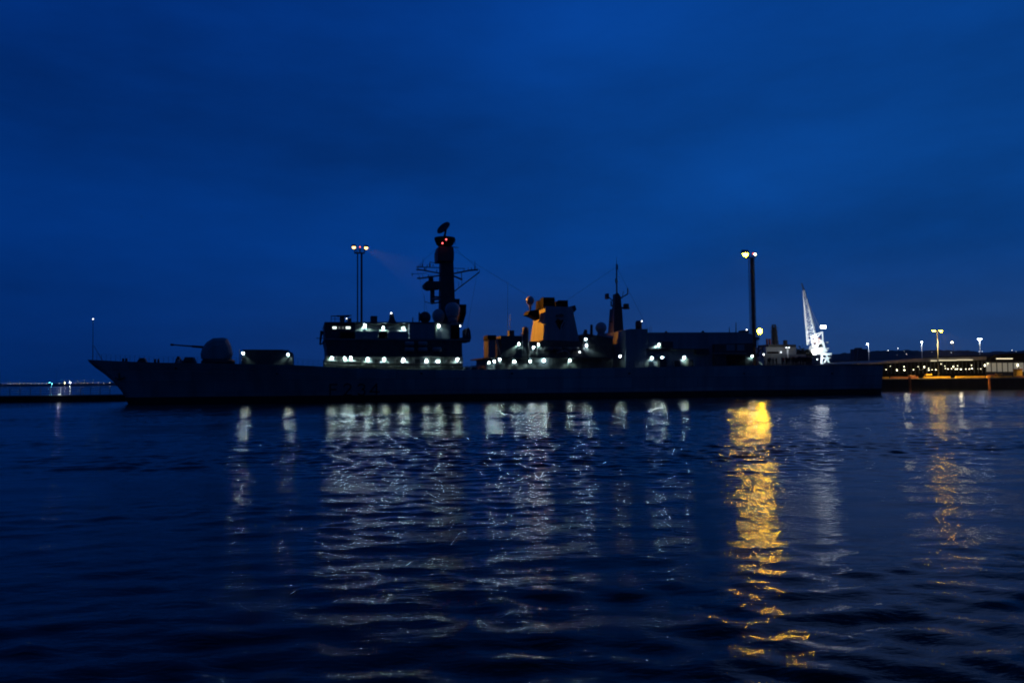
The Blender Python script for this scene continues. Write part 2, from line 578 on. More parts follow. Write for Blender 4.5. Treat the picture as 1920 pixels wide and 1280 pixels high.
# jackstaff
jm = MB(); b0 = P3(174, 674, 0)
t0 = P3(174.5, 600, 0)
jm.tube(b0, t0, 0.06, 0.035)
js = part(jm, 'jackstaff', M['grey'])
jm = MB(); jm.tube(P3(176, 648, 0), P3(192, 675, 0), 0.05); part(jm, 'stay', M['white'], js)
jm = MB(); jm.sphere(P3(174.5, 598, 0), 0.09); part(jm, 'jackstaff_lamp', M['g_dim'], js)
# forecastle fittings
for x0, y0, x1, y1, h in ((231, 671.5, 237, 676, .4), (258, 671, 276, 678, .8), (291, 673, 297, 679, .4), (329, 668, 341, 679, 1.0), (344, 670, 368, 680, 1.6)):
    fm = MB()
    xa, za = S(x0, y0, -1); xb, zb = S(x1, y1, -1); zb = deck_z((xa + xb) / 2) - .05
    if x1 - x0 > 10: fm.box(xa, xb, -1 - h, -1 + h, zb, za, .35, .3); fm.tube(((xa + xb) / 2, -1 - h * 1.3, (za + zb) / 2), ((xa + xb) / 2, -1 + h * 1.3, (za + zb) / 2), .28)
    else: fm.tube((xa, -1, zb), (xa, -1, za), .16); fm.tube((xb, -1, zb), (xb, -1, za), .16); fm.box(xa - .2, xb + .2, -1.2, -.8, zb, zb + .1)
    part(fm, 'mooring_winch' if x1 - x0 > 10 else 'bollard', M['dgrey'])
# breakwater
fm = MB(); xa, _ = S(384, 675, 0)
za = deck_z(xa)
for s_ in (-1, 1):
    fm.prism([(xa - 3.3, za), (xa - 3.0, za), (xa - 3.1, za + .55)], 0.05 * s_, s_ * 5.5)
part(fm, 'breakwater', M['grey'])

# gun
g = MB()
xg = S(409, 674, 0)[0]; zg = deck_z(xg)
tur = [(379, 673), (377.5, 664), (381, 652), (389, 642), (401, 634.5), (420, 633.5), (426, 635), (432.5, 648), (435.5, 663), (433, 673)]
pts = [S(a, b_, 0) for a, b_ in tur]
cx = sum(p[0] for p in pts) / len(pts)
def ring(yy, sc, zc):
    return [g.bm.verts.new((cx + (x - cx) * sc, yy, zc + (z - zc) * (sc if z > zc else 1))) for x, z in pts]
zc = min(p[1] for p in pts)
rs = [ring(yy, sc, zc) for yy, sc in ((-2.0, .62), (-1.75, .86), (-1.1, 1.0), (1.1, 1.0), (1.75, .86), (2.0, .62))]
for a, b_ in zip(rs[:-1], rs[1:]):
    for i_ in range(len(pts)):
        j_ = (i_ + 1) % len(pts); g._f([a[i_], a[j_], b_[j_], b_[i_]])
g._f(rs[0]); g._f(rs[-1][::-1])
turret = part(g, 'gun_turret', M['grey'])
g = MB(); a, b_ = P3(388, 651.3, 0), P3(325.5, 646.3, 0)
m_ = a.lerp(b_, .45)
g.tube(a, m_, .2, .17); g.tube(m_, b_, .12, .1); g.tube(b_, b_ + (b_ - m_).normalized() * .45, .16, .16)
part(g, 'barrel', M['dgrey'], turret)
g = MB(); g.lathe((xg, 0, zg - .02), [(2.5, 0), (2.5, .5), (2.25, .75)]); part(g, 'turret_base', M['dgrey'], turret)

# vertical launch silo deckhouse
g = MB()
pxpoly(g, [(452, 690), (453.5, 656.5), (456, 655), (478, 654.8), (531, 656.5), (541, 658.5), (549, 661), (550, 690)], -5.0, 5.0, 0.08)
silo = part(g, 'missile_silo', M['dgrey'], bevel=.06)  # darker grey in place of shade between its lamps
for k in range(8):
    hx = MB(); x = S(462 + k * 10, 656, -3)[0]; z = S(462 + k * 10, 655.5 + max(0, k - 6), -5)[1]
    hx.box(x, x + .75, -2.2, -0.3, z - .03, z + .14); part(hx, 'silo_hatch', M['dgrey'], silo)
g = MB()
for k in range(4):
    z = S(451, 662 + 6 * k, -5)[1]; x = S(453, 660, -5)[0]
    g.tube((x - .25, -4.9, z), (x - .25, -2.5, z), .04)
    g.tube((x - .3, -4.9, z), (x + .2, -4.9, z), .04)
g.tube((x - .3, -4.9, S(451, 682, -5)[1]), (x - .3, -4.9, S(451, 655, -5)[1]), .05)
part(g, 'ladder', M['steel'], silo)

# ---- forward superstructure
YO, YW, YB = -7.5, -6.1, -6.3     # overhang side, lower wall, bridge bulkhead
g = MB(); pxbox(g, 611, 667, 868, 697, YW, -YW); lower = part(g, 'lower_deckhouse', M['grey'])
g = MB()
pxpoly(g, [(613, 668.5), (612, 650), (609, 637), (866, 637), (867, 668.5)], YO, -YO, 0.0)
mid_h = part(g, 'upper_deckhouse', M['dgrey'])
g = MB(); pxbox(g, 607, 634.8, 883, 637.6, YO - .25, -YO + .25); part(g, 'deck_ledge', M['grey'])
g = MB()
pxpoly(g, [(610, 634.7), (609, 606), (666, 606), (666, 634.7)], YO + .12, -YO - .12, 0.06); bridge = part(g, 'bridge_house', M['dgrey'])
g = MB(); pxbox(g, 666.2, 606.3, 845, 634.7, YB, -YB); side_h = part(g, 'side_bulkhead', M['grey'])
g = MB(); pxpoly(g, [(608, 606), (608.6, 603.5), (846, 603.5), (846, 606)], YO - .1, -YO + .1); part(g, 'bridge_roof', M['dgrey'])
# bulwark along the open upper side, in panels
for a, b_, m_, up in ((666.5, 681, 'grey', 621), (682, 709, 'grey', 620.5), (727, 766, 'grey', 620.5)):
    g = MB(); pxbox(g, a, up, b_, 634.7, YO, YO + .12); part(g, 'bulwark', M[m_])
g = MB(); pxbox(g, 710, 621.5, 726, 634.7, YO + .3, YO + .36); part(g, 'bulwark_gate', M['black'])
g = MB(); pxbox(g, 768, 606.3, 815, 634.7, YO, YB + .02); part(g, 'side_locker', M['grey'])
g = MB(); xa, _ = S(766, 606, YO); z1 = S(766, 608, YO)[1]; z0 = S(766, 633, YO)[1]
g.tube((xa, YO - .1, z0), (xa, YO - .1, z1), .09); part(g, 'stanchion', M['white'])
g = MB(); pxbox(g, 816, 606.3, 842, 634.7, YB - .3, YB); part(g, 'door_recess', M['grey'])
# bridge windows
wx = [(616, 621, 0), (622.5, 632, 1), (633.5, 639, 2), (640, 646, 2), (647.5, 658, 1), (659.5, 664.5, 0)]
for a, b_, lit in wx:
    g = MB(); xa, za = S(a, 611.3, YO + .2); xb, zb = S(b_, 617.2, YO + .2)
    yy = YO + .12 + .06 * 2.2
    g.box(xa, xb, yy - .05, yy + .12, zb, za)
    win = part(g, 'window', M['dgrey'], bridge)
    g = MB(); g.box(xa + .08, xb - .08, yy - .07, yy - .04, zb + .06, za - .06)
    part(g, 'pane', [M['glass'], M['g_win'], M['g_windim']][lit], win)
# bridge front windows (seen from ahead)
fx0 = S(609.5, 612, YO)[0]; zf0, zf1 = S(609, 617.2, YO)[1], S(609, 611.3, YO)[1]
for k in range(9):
    y = -6.4 + k * 1.45
    g = MB(); g.box(fx0 - .12, fx0 + .1, y, y + 1.2, zf0, zf1); win = part(g, 'window', M['dgrey'], bridge)
    g = MB(); g.box(fx0 - .15, fx0 - .11, y + .1, y + 1.1, zf0 + .08, zf1 - .08); part(g, 'pane', M['glass'], win)
g = MB(); pxbox(g, 638, 622, 665, 634, YO + .02, YO + .2); part(g, 'side_hatch', M['black'], bridge)
g = MB(); a = P3(606, 634, -2); b_ = P3(593, 634, -2)
g.tube(a, b_, .06); g.tube(P3(603, 620, -3), P3(600, 646, -3), .22, .12); g.tube(P3(600, 646, -3), P3(611, 640, -3), .1); part(g, 'lookout_bracket', M['dgrey'])
# roof fittings
g = MB()
for a in (621, 628, 640, 650, 658): g.tube(P3(a, 604, -4), P3(a, 592.5, -4), .04, n=5)
g.tube(P3(620, 592.8, -4), P3(659, 591, -4), .07)
g.tube(P3(620, 598, -4), P3(659, 597.5, -4), .03); part(g, 'roof_rail', M['dgrey'])
g = MB(); pxbox(g, 637.5, 594, 646, 604, -3.5, -2.3); g.box(*(lambda p, q: (p[0], q[0], -3.3, -2.5, p[1], q[1]))(S(632, 593.5, -3), S(655, 591.5, -3))); part(g, 'navigation_radar', M['dgrey'])
g = MB(); pxbox(g, 652, 596.5, 659, 604, -4.2, -3.2); part(g, 'roof_locker', M['dgrey'])
g = MB(); g.sphere(P3(650, 597, -4.3), .07); part(g, 'roof_glint_lamp', M['g_small'])
g = MB(); pxbox(g, 696, 592, 707.5, 604, -3, -1, .1); part(g, 'roof_ventilator', M['dgrey'])
g = MB(); pxpoly(g, [(728, 604), (731, 597), (732, 589), (735, 587), (738, 589), (740, 598), (743, 604)], -2.2, -.8, .05); d_ = part(g, 'gun_director', M['dgrey'])
g = MB(); g.sphere(P3(733.5, 587, -2.2), .12); part(g, 'director_lamp', M['g_small'], d_)
g = MB(); g.tube(P3(774, 604, -3), P3(774, 594.5, -3), .09, .06); part(g, 'roof_post', M['dgrey'])
# tracker radar
g = MB(); c = P3(797, 594.8, -3)
g.tube(c + Vector((0, 0, -1.2)), c, .5, .45, 12); g.sphere(c, .95, 1.0); g.lathe(c + Vector((-.5, -.2, 0)), [(.2, -.15), (.85, -.45), (.88, -.5), (.1, -.42)], 16, 'X'); part(g, 'tracker_radar', M['dgrey'])
g = MB(); c = P3(822, 592.5, -1.5)
g.sphere(c, 1.05, 1.15); g.tube(c + Vector((0, 0, -1.7)), c, .45, .5, 12); part(g, 'antenna_radome', M['dome'])
# satcom radome and pedestal
g = MB(); c = P3(848.5, 580, -4.2)
g.lathe(c, [(.05, 1.15), (.5, 1.08), (.95, .8), (1.2, .3), (1.2, -.2), (.98, -1.0), (.95, -1.15)], 24)
rad = part(g, 'satellite_radome', M['dome'])
g = MB(); g.lathe(c, [(.8, -1.15), (.75, -2.1)], 16); part(g, 'pedestal', M['grey'], rad)
g = MB(); pxbox(g, 829, 604.5, 868, 609, -5.6, -2.5); part(g, 'radome_platform', M['grey'])
g = MB(); pxpoly(g, [(858, 608), (863, 590), (862.5, 570.5), (874.5, 570.5), (874, 588), (868, 608)], -1.2, 1.2); part(g, 'sloped_trunk', M['black'])
g = MB(); pxbox(g, 835, 609, 862, 634.7, -5.2, -1.2); tower = part(g, 'mast_foot_house', M['black'])
g = MB()
for k in range(5):
    z = S(840, 615 + k * 4, -5.3)[1]; g.tube((S(837, 620, -5.3)[0], -5.3, z), (S(841, 620, -5.3)[0], -5.3, z), .05)
for px in (837, 841): g.tube(P3(px, 612, -5.3), P3(px, 634, -5.3), .04)
part(g, 'ladder', M['steel'], tower)
g = MB(); g.sphere(P3(862.5, 611, -5), .13); part(g, 'side_lamp', M['g_small'])
# aft lookout platform with its rounded shield
g = MB()
pxpoly(g, [(862, 637), (862, 633), (876, 631), (876, 617), (879, 614), (882, 620), (883.5, 633), (881, 641), (872, 641)], YO, YO + 4, 0); part(g, 'lookout_platform', M['dgrey'])
g = MB(); xa, z0 = S(873, 632, YO - .1); z1 = S(873, 623, YO)[1]; g.tube((xa, YO - .1, z0), (xa, YO - .1, z1), .06); g.tube((xa + .45, YO - .1, z0), (xa + .45, YO - .1, z1), .05); part(g, 'stanchion', M['steel'])
# liferaft canisters on the side
for a, y in ((760, 644), (785, 644), (760, 655), (785, 655), (812, 655)):
    g = MB(); x, z = S(a, y, YO - .45); g.lathe((x, YO - .45, z), [(.15, -.1), (.36, 0), (.36, 1.25), (.15, 1.35)], 14, 'X')
    cn = part(g, 'liferaft_canister', M['dome'] if False else M['grey'])
    for xo in (0, 1.1):
        g = MB(); g.box(x + xo, x + xo + .1, YO - .85, YO + .02, z - .45, z - .3); part(g, 'cradle', M['dgrey'], cn)
for a, b_, y0_, y1_ in ((700, 730, 645, 662), (835, 850, 642, 664)):
    g = MB(); pxbox(g, a, y0_, b_, y1_, YO - .12, YO + .02); part(g, 'side_panel', M['dgrey'])
# doors in the lower wall
for px in (636, 668, 703, 738, 778, 835):
    g = MB(); pxbox(g, px, 673.5, px + 9, 692, YW - .07, YW + .02); dr = part(g, 'door', M['dgrey'])
    g = MB(); xa, za = S(px + 7, 683, YW); g.tube((xa, YW - .14, za), (xa, YW - .14, za + .35), .03); part(g, 'handle', M['steel'], dr)
# posts holding the overhang
for px in (632, 654, 674, 696, 725, 741, 775, 808, 829, 846, 861):
    g = MB(); xa, za = S(px, 669, YO + .1); z0 = deck_z(xa) - .05
    g.tube((xa, YO + .1, z0), (xa, YO + .1, za + .1), .07, n=6); part(g, 'overhang_post', M['dgrey'])

# ---- foremast
fmx = empty('foremast'); fmx.parent = ship
g = MB(); pxpoly(g, [(826, 608), (827.5, 489), (850.5, 489), (853, 560), (852, 608)], -1.15, 1.15, 0.01)
part(g, 'mast_tower', M['dgrey'], fmx)
g = MB(); pxpoly(g, [(821, 489), (820.5, 470), (823, 462), (850, 462), (851.5, 475), (851, 489)], -1.7, 1.7, 0.0); part(g, 'mast_head', M['dgrey'], fmx)
g = MB(); c = P3(834, 462, 0); c2_ = P3(834, 446, 0); h = c2_.z - c.z
g.lathe(c, [(1.1, 0), (1.45, .35), (1.75, h * .75), (1.75, h)], 16); part(g, 'masthead_platform', M['black'], fmx)
g = MB()
pxbox(g, 843, 445.6, 850, 447.4, -1, 1); g.tube(P3(853, 447, 0), P3(853, 458, 0), .05); g.tube(P3(850, 450, 0), P3(855, 450, 0), .04); g.tube(P3(850, 463, 0), P3(860, 464.5, 0), .05)
part(g, 'masthead_bracket', M['black'], fmx)
# surveillance radar: tilted oval reflector on a short stalk
g = MB(); c = P3(833.5, 430.5, 0)
g.tube(P3(834, 446, 0), P3(834, 440, 0), .25, .2); g.tube(P3(834, 441, 0), P3(836, 431, 0), .18)
A = Vector((.80, 0, .60)); Bv = Vector((-.28, .90, .34)).normalized(); Nn = A.cross(Bv).normalized()
n1 = 22; prev = None
for r_ in (.02, .35, .65, .88, 1.0):
    ring_ = [g.bm.verts.new(c + Vector((.72, 0, .80)) * (1.22 * r_ * math.cos(t)) + Vector((-.78, .0, .45)) * (.66 * r_ * math.sin(t)) + Vector((0, 1, 0)) * (.8 * r_ * math.sin(t)) + Nn * (.35 * r_ * r_)) for t in [2 * math.pi * k / n1 for k in range(n1)]]
    if prev:
        for k in range(n1): g._f([prev[k], prev[(k + 1) % n1], ring_[(k + 1) % n1], ring_[k]], True)
    else: g._f(ring_)
    prev = ring_
o = part(g, 'radar_antenna', M['dgrey'], fmx); so_ = o.modifiers.new('t', 'SOLIDIFY'); so_.thickness = .22
for a, y in ((829.7, 456), (836.6, 449)):
    g = MB(); p = P3(a, y, -1.95); g.sphere(p, .12); part(g, 'red_mast_lamp', M['g_red'], fmx)
    lamp('red_mast_light', 'POINT', p + Vector((0, -.3, 0)), 2.5, (1, .06, .05), .08, ship)


def yard(pts, r=.09):
    g = MB()
    for a, b_ in pts: g.tube(P3(*a), P3(*b_), r, n=6)
    return part(g, 'yard', M['dgrey'], fmx)


yard([((827, 513, 0), (790, 506, -3)), ((790, 506, -3), (781, 505.5, -3.4))], .11)
yard([((827, 502, 0), (781, 500.5, -3))], .07)
yard([((827, 516, 0), (788, 522, -3)), ((788, 522, -3), (782, 521.5, -3))], .12)
yard([((826, 494, 0), (806, 491.5, -2))], .05)
yard([((850, 513, 0), (880, 507, -3)), ((880, 507, -3), (896, 505.5, -4))], .13)
yard([((851, 503, 0), (872, 503.5, -3))], .05)
yard([((852, 546, 0), (899, 510, -3.5))], .09)
yard([((850, 517, 0), (866, 524, -2))], .16)
yard([((866, 524, -2), (865, 511, -2))], .06)
for a, y0_, y1_, r_ in ((793, 499, 483, .04), (791.5, 500, 494, .09), (806, 500, 492.5, .14), (806.5, 492, 490, .05), (785, 506, 497, .05), (799, 507, 500, .07),
                        (890.5, 506, 489, .06), (890.5, 506, 498, .12), (773, 515, 511, .05), (866, 535, 524, .05), (793, 521, 514, .06), (808, 521, 514, .08)):
    g = MB(); g.tube(P3(a, y0_, -3), P3(a, y1_, -3), r_, r_ * .5, n=6); part(g, 'aerial', M['dgrey'], fmx)
for a, y0_, y1_, r_ in ((796, 506, 501, .1), (788, 500, 495, .07), (801, 500, 496, .08), (812, 500, 495, .07), (819, 511, 505, .08), (803, 519, 514, .09), (787, 522, 516, .05),
                        (870, 509, 503, .06), (878, 507, 501, .05), (884, 507, 502, .09), (858, 512, 506, .05), (899, 510, 504, .04), (860, 540, 528, .04), (773, 514, 519, .06)):
    g = MB(); g.tube(P3(a, y0_, -2.6), P3(a, y1_, -2.6), r_, r_ * .6, n=6); part(g, 'aerial', M['dgrey'], fmx)
for a, b_ in (((781, 500, -3), (806, 603, -4)), ((896, 505, -4), (876, 615, -5)), ((851, 463, 0), (896, 504, -4)), ((822, 463, 0), (783, 499, -3)), ((851, 470, 0), (1010, 566, 0)), ((1156, 500, 0), (1060, 565, 0)), ((1156, 500, 0), (1215, 616, -3))):
    g = MB(); g.tube(P3(*a), P3(*b_), .018, n=4); part(g, 'rigging_wire', M['dgrey'])
g = MB(); g.tube(P3(771, 514, -3), P3(800, 512, -2), .04, n=5); g.tube(P3(783, 498, -3), P3(783, 506, -3), .03, n=5); part(g, 'aerial_boom', M['dgrey'], fmx)
g = MB(); pxpoly(g, [(796, 532), (800, 527), (826, 527), (826, 540), (804, 542), (797, 538)], -1.4, 1.4); part(g, 'mast_platform', M['dgrey'], fmx)
g = MB(); g.tube(P3(808, 527, -.6), P3(808, 518, -.6), .45, .4, 10); part(g, 'platform_sensor', M['dgrey'], fmx)
g = MB(); pxbox(g, 808.5, 541, 815, 566, -.6, .6); g.tube(P3(808, 569, -.6), P3(827, 566, -.6), .12); g.tube(P3(812, 556, -.6), P3(828, 557, -.6), .14); g.tube(P3(812, 570, -.6), P3(797, 565.5, -.6), .05)
part(g, 'mast_bracket', M['dgrey'], fmx)
g = MB(); g.tube(P3(810, 561, -.8), P3(831, 560, -.8), .2); part(g, 'bracket_rail', M['grey'], fmx)
g = MB(); g.tube(P3(795.5, 602, -2), P3(796, 552, -2), .03, .015, 5); part(g, 'whip_aerial', M['dgrey'], ship)
g = MB(); pxbox(g, 848, 560, 862, 572, -1, 1); part(g, 'mast_step', M['dgrey'], fmx)

# ---- waist between the superstructures
for a, y0_, b_, y1_, yn, yf in ((872, 690, 880, 695, -6, -5), (884, 689, 893, 695, -5, -4), (898, 690, 907, 695, -5, -3)):
    g = MB(); pxbox(g, a, y0_, b_, y1_, yn, yf); part(g, 'deck_locker', M['dgrey'])
g = MB(); g.tube(P3(869, 690, -7), P3(884, 688, -7), .05); g.tube(P3(869, 693, -7), P3(883, 692, -7), .04); g.tube(P3(881, 695, -7), P3(885, 686.5, -7), .07); part(g, 'brow_rail', M['white'])

# ---- midships block
Ym = -6.6
g = MB(); pxpoly(g, [(915.5, 669), (915.5, 637), (930, 637), (930, 669)], Ym + 1.4, Ym + 4.4); mid1 = part(g, 'boat_bay_front', M['grey'])
g = MB(); pxbox(g, 914.5, 628, 931, 637, Ym + 1.2, Ym + 4.6, .05, .05); part(g, 'boat_bay_cap', M['black'])
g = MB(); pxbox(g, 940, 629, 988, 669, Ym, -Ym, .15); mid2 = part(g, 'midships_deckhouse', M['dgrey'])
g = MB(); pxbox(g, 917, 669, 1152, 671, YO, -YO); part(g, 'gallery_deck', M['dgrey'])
g = MB(); pxbox(g, 921, 671, 1150, 697, YW + .3, -YW - .3); part(g, 'waist_deckhouse', M['dgrey'])  # wall shade put into the darker grey
g = MB(); g.tube(P3(932, 640, Ym), P3(939, 668, Ym), .09); g.tube(P3(932, 668, Ym), P3(932, 632, Ym), .09); part(g, 'davit', M['grey'])
g = MB(); pxbox(g, 955, 619, 964.5, 629.5, -4, -2.6, .1); part(g, 'aerial_base', M['dgrey'])
g = MB(); g.tube(P3(956.5, 619, -3.6), P3(957, 588, -3.6), .045, .02, 6); part(g, 'whip_aerial', M['white'])
g = MB(); g.tube(P3(951.5, 620, -3.6), P3(952, 528, -3.6), .03, .02, 5); part(g, 'whip_aerial', M['steel'])
g = MB(); c = P3(985.5, 640, -5.2); tp = P3(985.5, 612, -5.2)
g.lathe(c, [(.52, -2.6), (.52, tp.z - c.z - .7), (.42, tp.z - c.z - .25), (.1, tp.z - c.z)], 16); part(g, 'vent_cowl', M['dgrey'])
g = MB(); pxbox(g, 978, 625.5, 990, 627, -5.9, -4.6); part(g, 'cowl_collar', M['dgrey'])
g = MB(); g.tube(P3(979, 668, -6.9), P3(979.5, 613, -6.9), .07, .05); part(g, 'pole', M['grey'])
# lit store cage at the fore end of the waist
g = MB()
for k in range(10):
    px = 910 + k * 2
    g.tube(P3(px, 696, YW - .6), P3(px, 680, YW - .6), .025, n=4)
for y in (681, 685, 689, 693): g.tube(P3(910, y, YW - .6), P3(929, y, YW - .6), .025, n=4)
part(g, 'store_cage', M['dome'])
g = MB(); pxbox(g, 912, 680.5, 928, 696, YW + .2, YW + .35); part(g, 'cage_back', M['dome'])

# ---- funnel
g = MB()
zb = S(1050, 650, -4.2)[1]; zt = S(1050, 574, -3.2)[1]
xb0, xb1 = S(1017, 650, -4.2)[0], S(1089, 650, -4.2)[0]
xt0, xt1 = S(1019.5, 574, -3.2)[0], S(1079, 574, -3.2)[0]
v = [g.bm.verts.new(p) for p in ((xb0, -4.2, zb), (xb1, -4.2, zb), (xb1, 4.2, zb), (xb0, 4.2, zb), (xt0 + .3, -3.2, zt), (xt1 - .5, -3.2, zt - .1), (xt1 - .5, 3.2, zt - .1), (xt0 + .3, 3.2, zt))]
for q in ((3, 2, 1, 0), (4, 5, 6, 7), (0, 1, 5, 4), (1, 2, 6, 5), (2, 3, 7, 6), (3, 0, 4, 7)): g._f([v[i_] for i_ in q])
fun = part(g, 'funnel', M['dome'] if False else M['grey'], bevel=.12)
for a, y0_, b_, yn, yf in ((1018.5, 557, 1041, -2.6, -.4), (1046, 563.5, 1065.5, -2.4, 2.4), (1010, 563, 1017, -.4, 1.6)):
    g = MB(); xa, za = S(a, y0_, yn); xb, _ = S(b_, y0_, yn)
    g.box(xa, xb, yn, yf, zt - .3, za, .08, .08)
    for k in range(4): g.box(xa + .02, xb - .02, yn - .06, yn + .02, zt + .1 + k * .3, zt + .2 + k * .3)
    part(g, 'exhaust_cowl', M['black'], fun)
g = MB(); pxpoly(g, [(1068, 574.5), (1078.5, 572), (1081, 580), (1077, 585), (1070, 583)], -3.0, 1.5); part(g, 'funnel_ladder_box', M['dgrey'], fun)
yf_ = -3.75
g = MB(); pxpoly(g, [(1042, 602), (1046, 597), (1051, 600), (1056, 599), (1059, 605), (1055, 613), (1050, 619), (1046, 612)], yf_ - .04, yf_ + .1)
em = part(g, 'funnel_badge', M['black'], fun)
g = MB(); pxpoly(g, [(1057.5, 600.5), (1058.8, 601.5), (1053.5, 612), (1051.5, 620.5), (1050.5, 620), (1052, 610)], yf_ - .08, yf_ - .03); part(g, 'badge_stripe', M['dome'], em)
g = MB(); pxpoly(g, [(1043, 590), (1052, 588), (1057, 590), (1057, 593), (1043, 593.5)], -3.72, -3.4); part(g, 'funnel_grille', M['dgrey'], fun)
g = MB(); pxpoly(g, [(990, 589), (993, 582), (1010, 580), (1011.5, 599), (1003, 594)], -2.6, .4); part(g, 'funnel_platform', M['black'], fun)
g = MB(); c = P3(994, 563.5, -1.2); g.sphere(c, .72, 1.1); g.tube(c + Vector((0, 0, -1.6)), c, .2, .3); part(g, 'funnel_radome', M['dome'], fun)
g = MB()
for px in (1008.5, 1011.5):g.tube(P3(px, 600, -1), P3(px, 563, -1), .05, n=5)
part(g, 'funnel_pipe', M['dgrey'], fun)
# funnel base house
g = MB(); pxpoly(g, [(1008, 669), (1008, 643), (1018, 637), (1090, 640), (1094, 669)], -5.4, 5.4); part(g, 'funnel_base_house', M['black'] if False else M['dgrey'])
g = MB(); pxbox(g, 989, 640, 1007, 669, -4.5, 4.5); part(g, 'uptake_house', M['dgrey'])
for px in (1028, 1046, 1064, 1078):
    g = MB(); xa, za = S(px, 655, -5.9); g.lathe((xa, -5.9, za), [(.2, -.75), (.4, -.65), (.4, .65), (.2, .75)], 12, 'X'); part(g, 'liferaft_canister', M['dgrey'])
g = MB()
p0, p1, p2, p3 = P3(1044, 661, -6.4), P3(1058, 657, -6.4), P3(1066, 660, -6.4), P3(1068, 668, -6.4)
for a, b_ in ((p0, p1), (p1, p2), (p2, p3)): g.tube(a, b_, .09)
part(g, 'davit_arm', M['grey'])

# ---- aft block up to the hangar
g = MB(); pxpoly(g, [(1091, 669), (1092, 628), (1099, 625), (1148, 634), (1150, 669)], -4.8, 4.8); part(g, 'aft_deckhouse', M['dgrey'])  # dark tone stands in for weak lamp spill on these walls
for a, y0_, r_ in ((1098, 618, .35), (1109, 608.5, .28), (1095, 622, .2)):
    g = MB(); g.tube(P3(a, 630, -2), P3(a, y0_, -2), r_, r_ * .8); part(g, 'deck_ventilator', M['dgrey'])
g = MB(); c = P3(1127, 614.5, -3.4); g.sphere(c, .95, 1.05); rd2 = part(g, 'tracker_radome', M['dome'])
g = MB(); g.lathe(c, [(.5, -2.2), (.75, -1.4), (.6, -.8)], 14); g.tube(c + Vector((-.6, -.4, -1.5)), c + Vector((.7, -.4, -1.6)), .3); part(g, 'radome_mount', M['grey'], rd2)
g = MB(); pxbox(g, 1138, 629, 1150, 636, -4, -2, .2); part(g, 'equipment_box', M['grey'])
g = MB()
for k in range(16):
    px = 1085 + k * 4
    if 1100 < px < 1115 or px > 1126: g.tube(P3(px, 697, YO + .1), P3(px, 671, YO + .1), .05, n=5)
part(g, 'gallery_pillar', M['dgrey'])
# aft mast
amx = empty('aft_mast'); amx.parent = ship
g = MB()
xm0, zm0 = S(1149, 668, -1.6); xm1 = S(1172, 668, -1.6)[0]; xt0_, zt_ = S(1152, 578, -1.1); xt1_ = S(1166.5, 578, -1.1)[0]
v = [g.bm.verts.new(p) for p in ((xm0, -1.6, zm0), (xm1, -1.6, zm0), (xm1, 1.6, zm0), (xm0, 1.6, zm0), (xt0_, -1.1, zt_), (xt1_, -1.1, zt_), (xt1_, 1.1, zt_), (xt0_, 1.1, zt_))]
for q in ((3, 2, 1, 0), (4, 5, 6, 7), (0, 1, 5, 4), (1, 2, 6, 5), (2, 3, 7, 6), (3, 0, 4, 7)): g._f([v[i_] for i_ in q])
part(g, 'mast_tower', M['dgrey'], amx)
g = MB(); pxpoly(g, [(1152.5, 578), (1154, 551), (1159, 549), (1164, 556), (1166, 578)], -.6, .6); part(g, 'mast_head', M['dgrey'], amx)
g = MB(); g.tube(P3(1156.5, 552, 0), P3(1156, 495, 0), .16, .12, 8); g.tube(P3(1156, 495, 0), P3(1156, 484, 0), .05, .03, 6)
for y in (497, 505, 514, 528): g.tube(P3(1154.5, y, 0), P3(1158, y, 0), .06)
g.tube(P3(1157.8, 496, -.2), P3(1158.2, 505, -.2), .1); g.tube(P3(1154.2, 522, -.2), P3(1154.6, 531, -.2), .1)
part(g, 'topmast_pole', M['dome'], amx)
for segs, r_ in (([((1152, 566, 0), (1141, 557, -1.5)), ((1141, 557, -1.5), (1139, 550, -1.5))], .1), ([((1163, 559, 0), (1177, 551, -1.5)), ((1177, 551, -1.5), (1177, 540, -1.5))], .1),
                 ([((1152, 575, 0), (1146, 573, -1)), ((1146, 573, -1), (1146, 564, -1))], .12), ([((1166, 577, 0), (1180, 578, -1))], .16), ([((1150, 603, 0), (1143, 603, -1))], .12), ([((1169, 546, -1), (1166, 560, 0))], .05)):
    g = MB()
    for a, b_ in segs: g.tube(P3(*a), P3(*b_), r_, n=6)
    part(g, 'yard', M['dgrey'], amx)
g = MB(); pxbox(g, 1172.5, 569, 1179.5, 579, -1.5, -.5, .05); part(g, 'sensor_box', M['dgrey'], amx)
g = MB(); pxbox(g, 1138, 550, 1142, 560, -2, -1); part(g, 'sensor_box', M['dgrey'], amx)
g = MB()
for k in range(20): g.tube(P3(1149 + .1 * (19 - k) * 0 + k * .12, 638 - k * 4.4, -1.9), P3(1151.5 + k * .12, 638 - k * 4.4, -1.9), .03, n=4)
g.tube(P3(1149, 640, -1.9), P3(1151.4, 552, -1.9), .05, n=5)
part(g, 'ladder', M['dome'], amx)
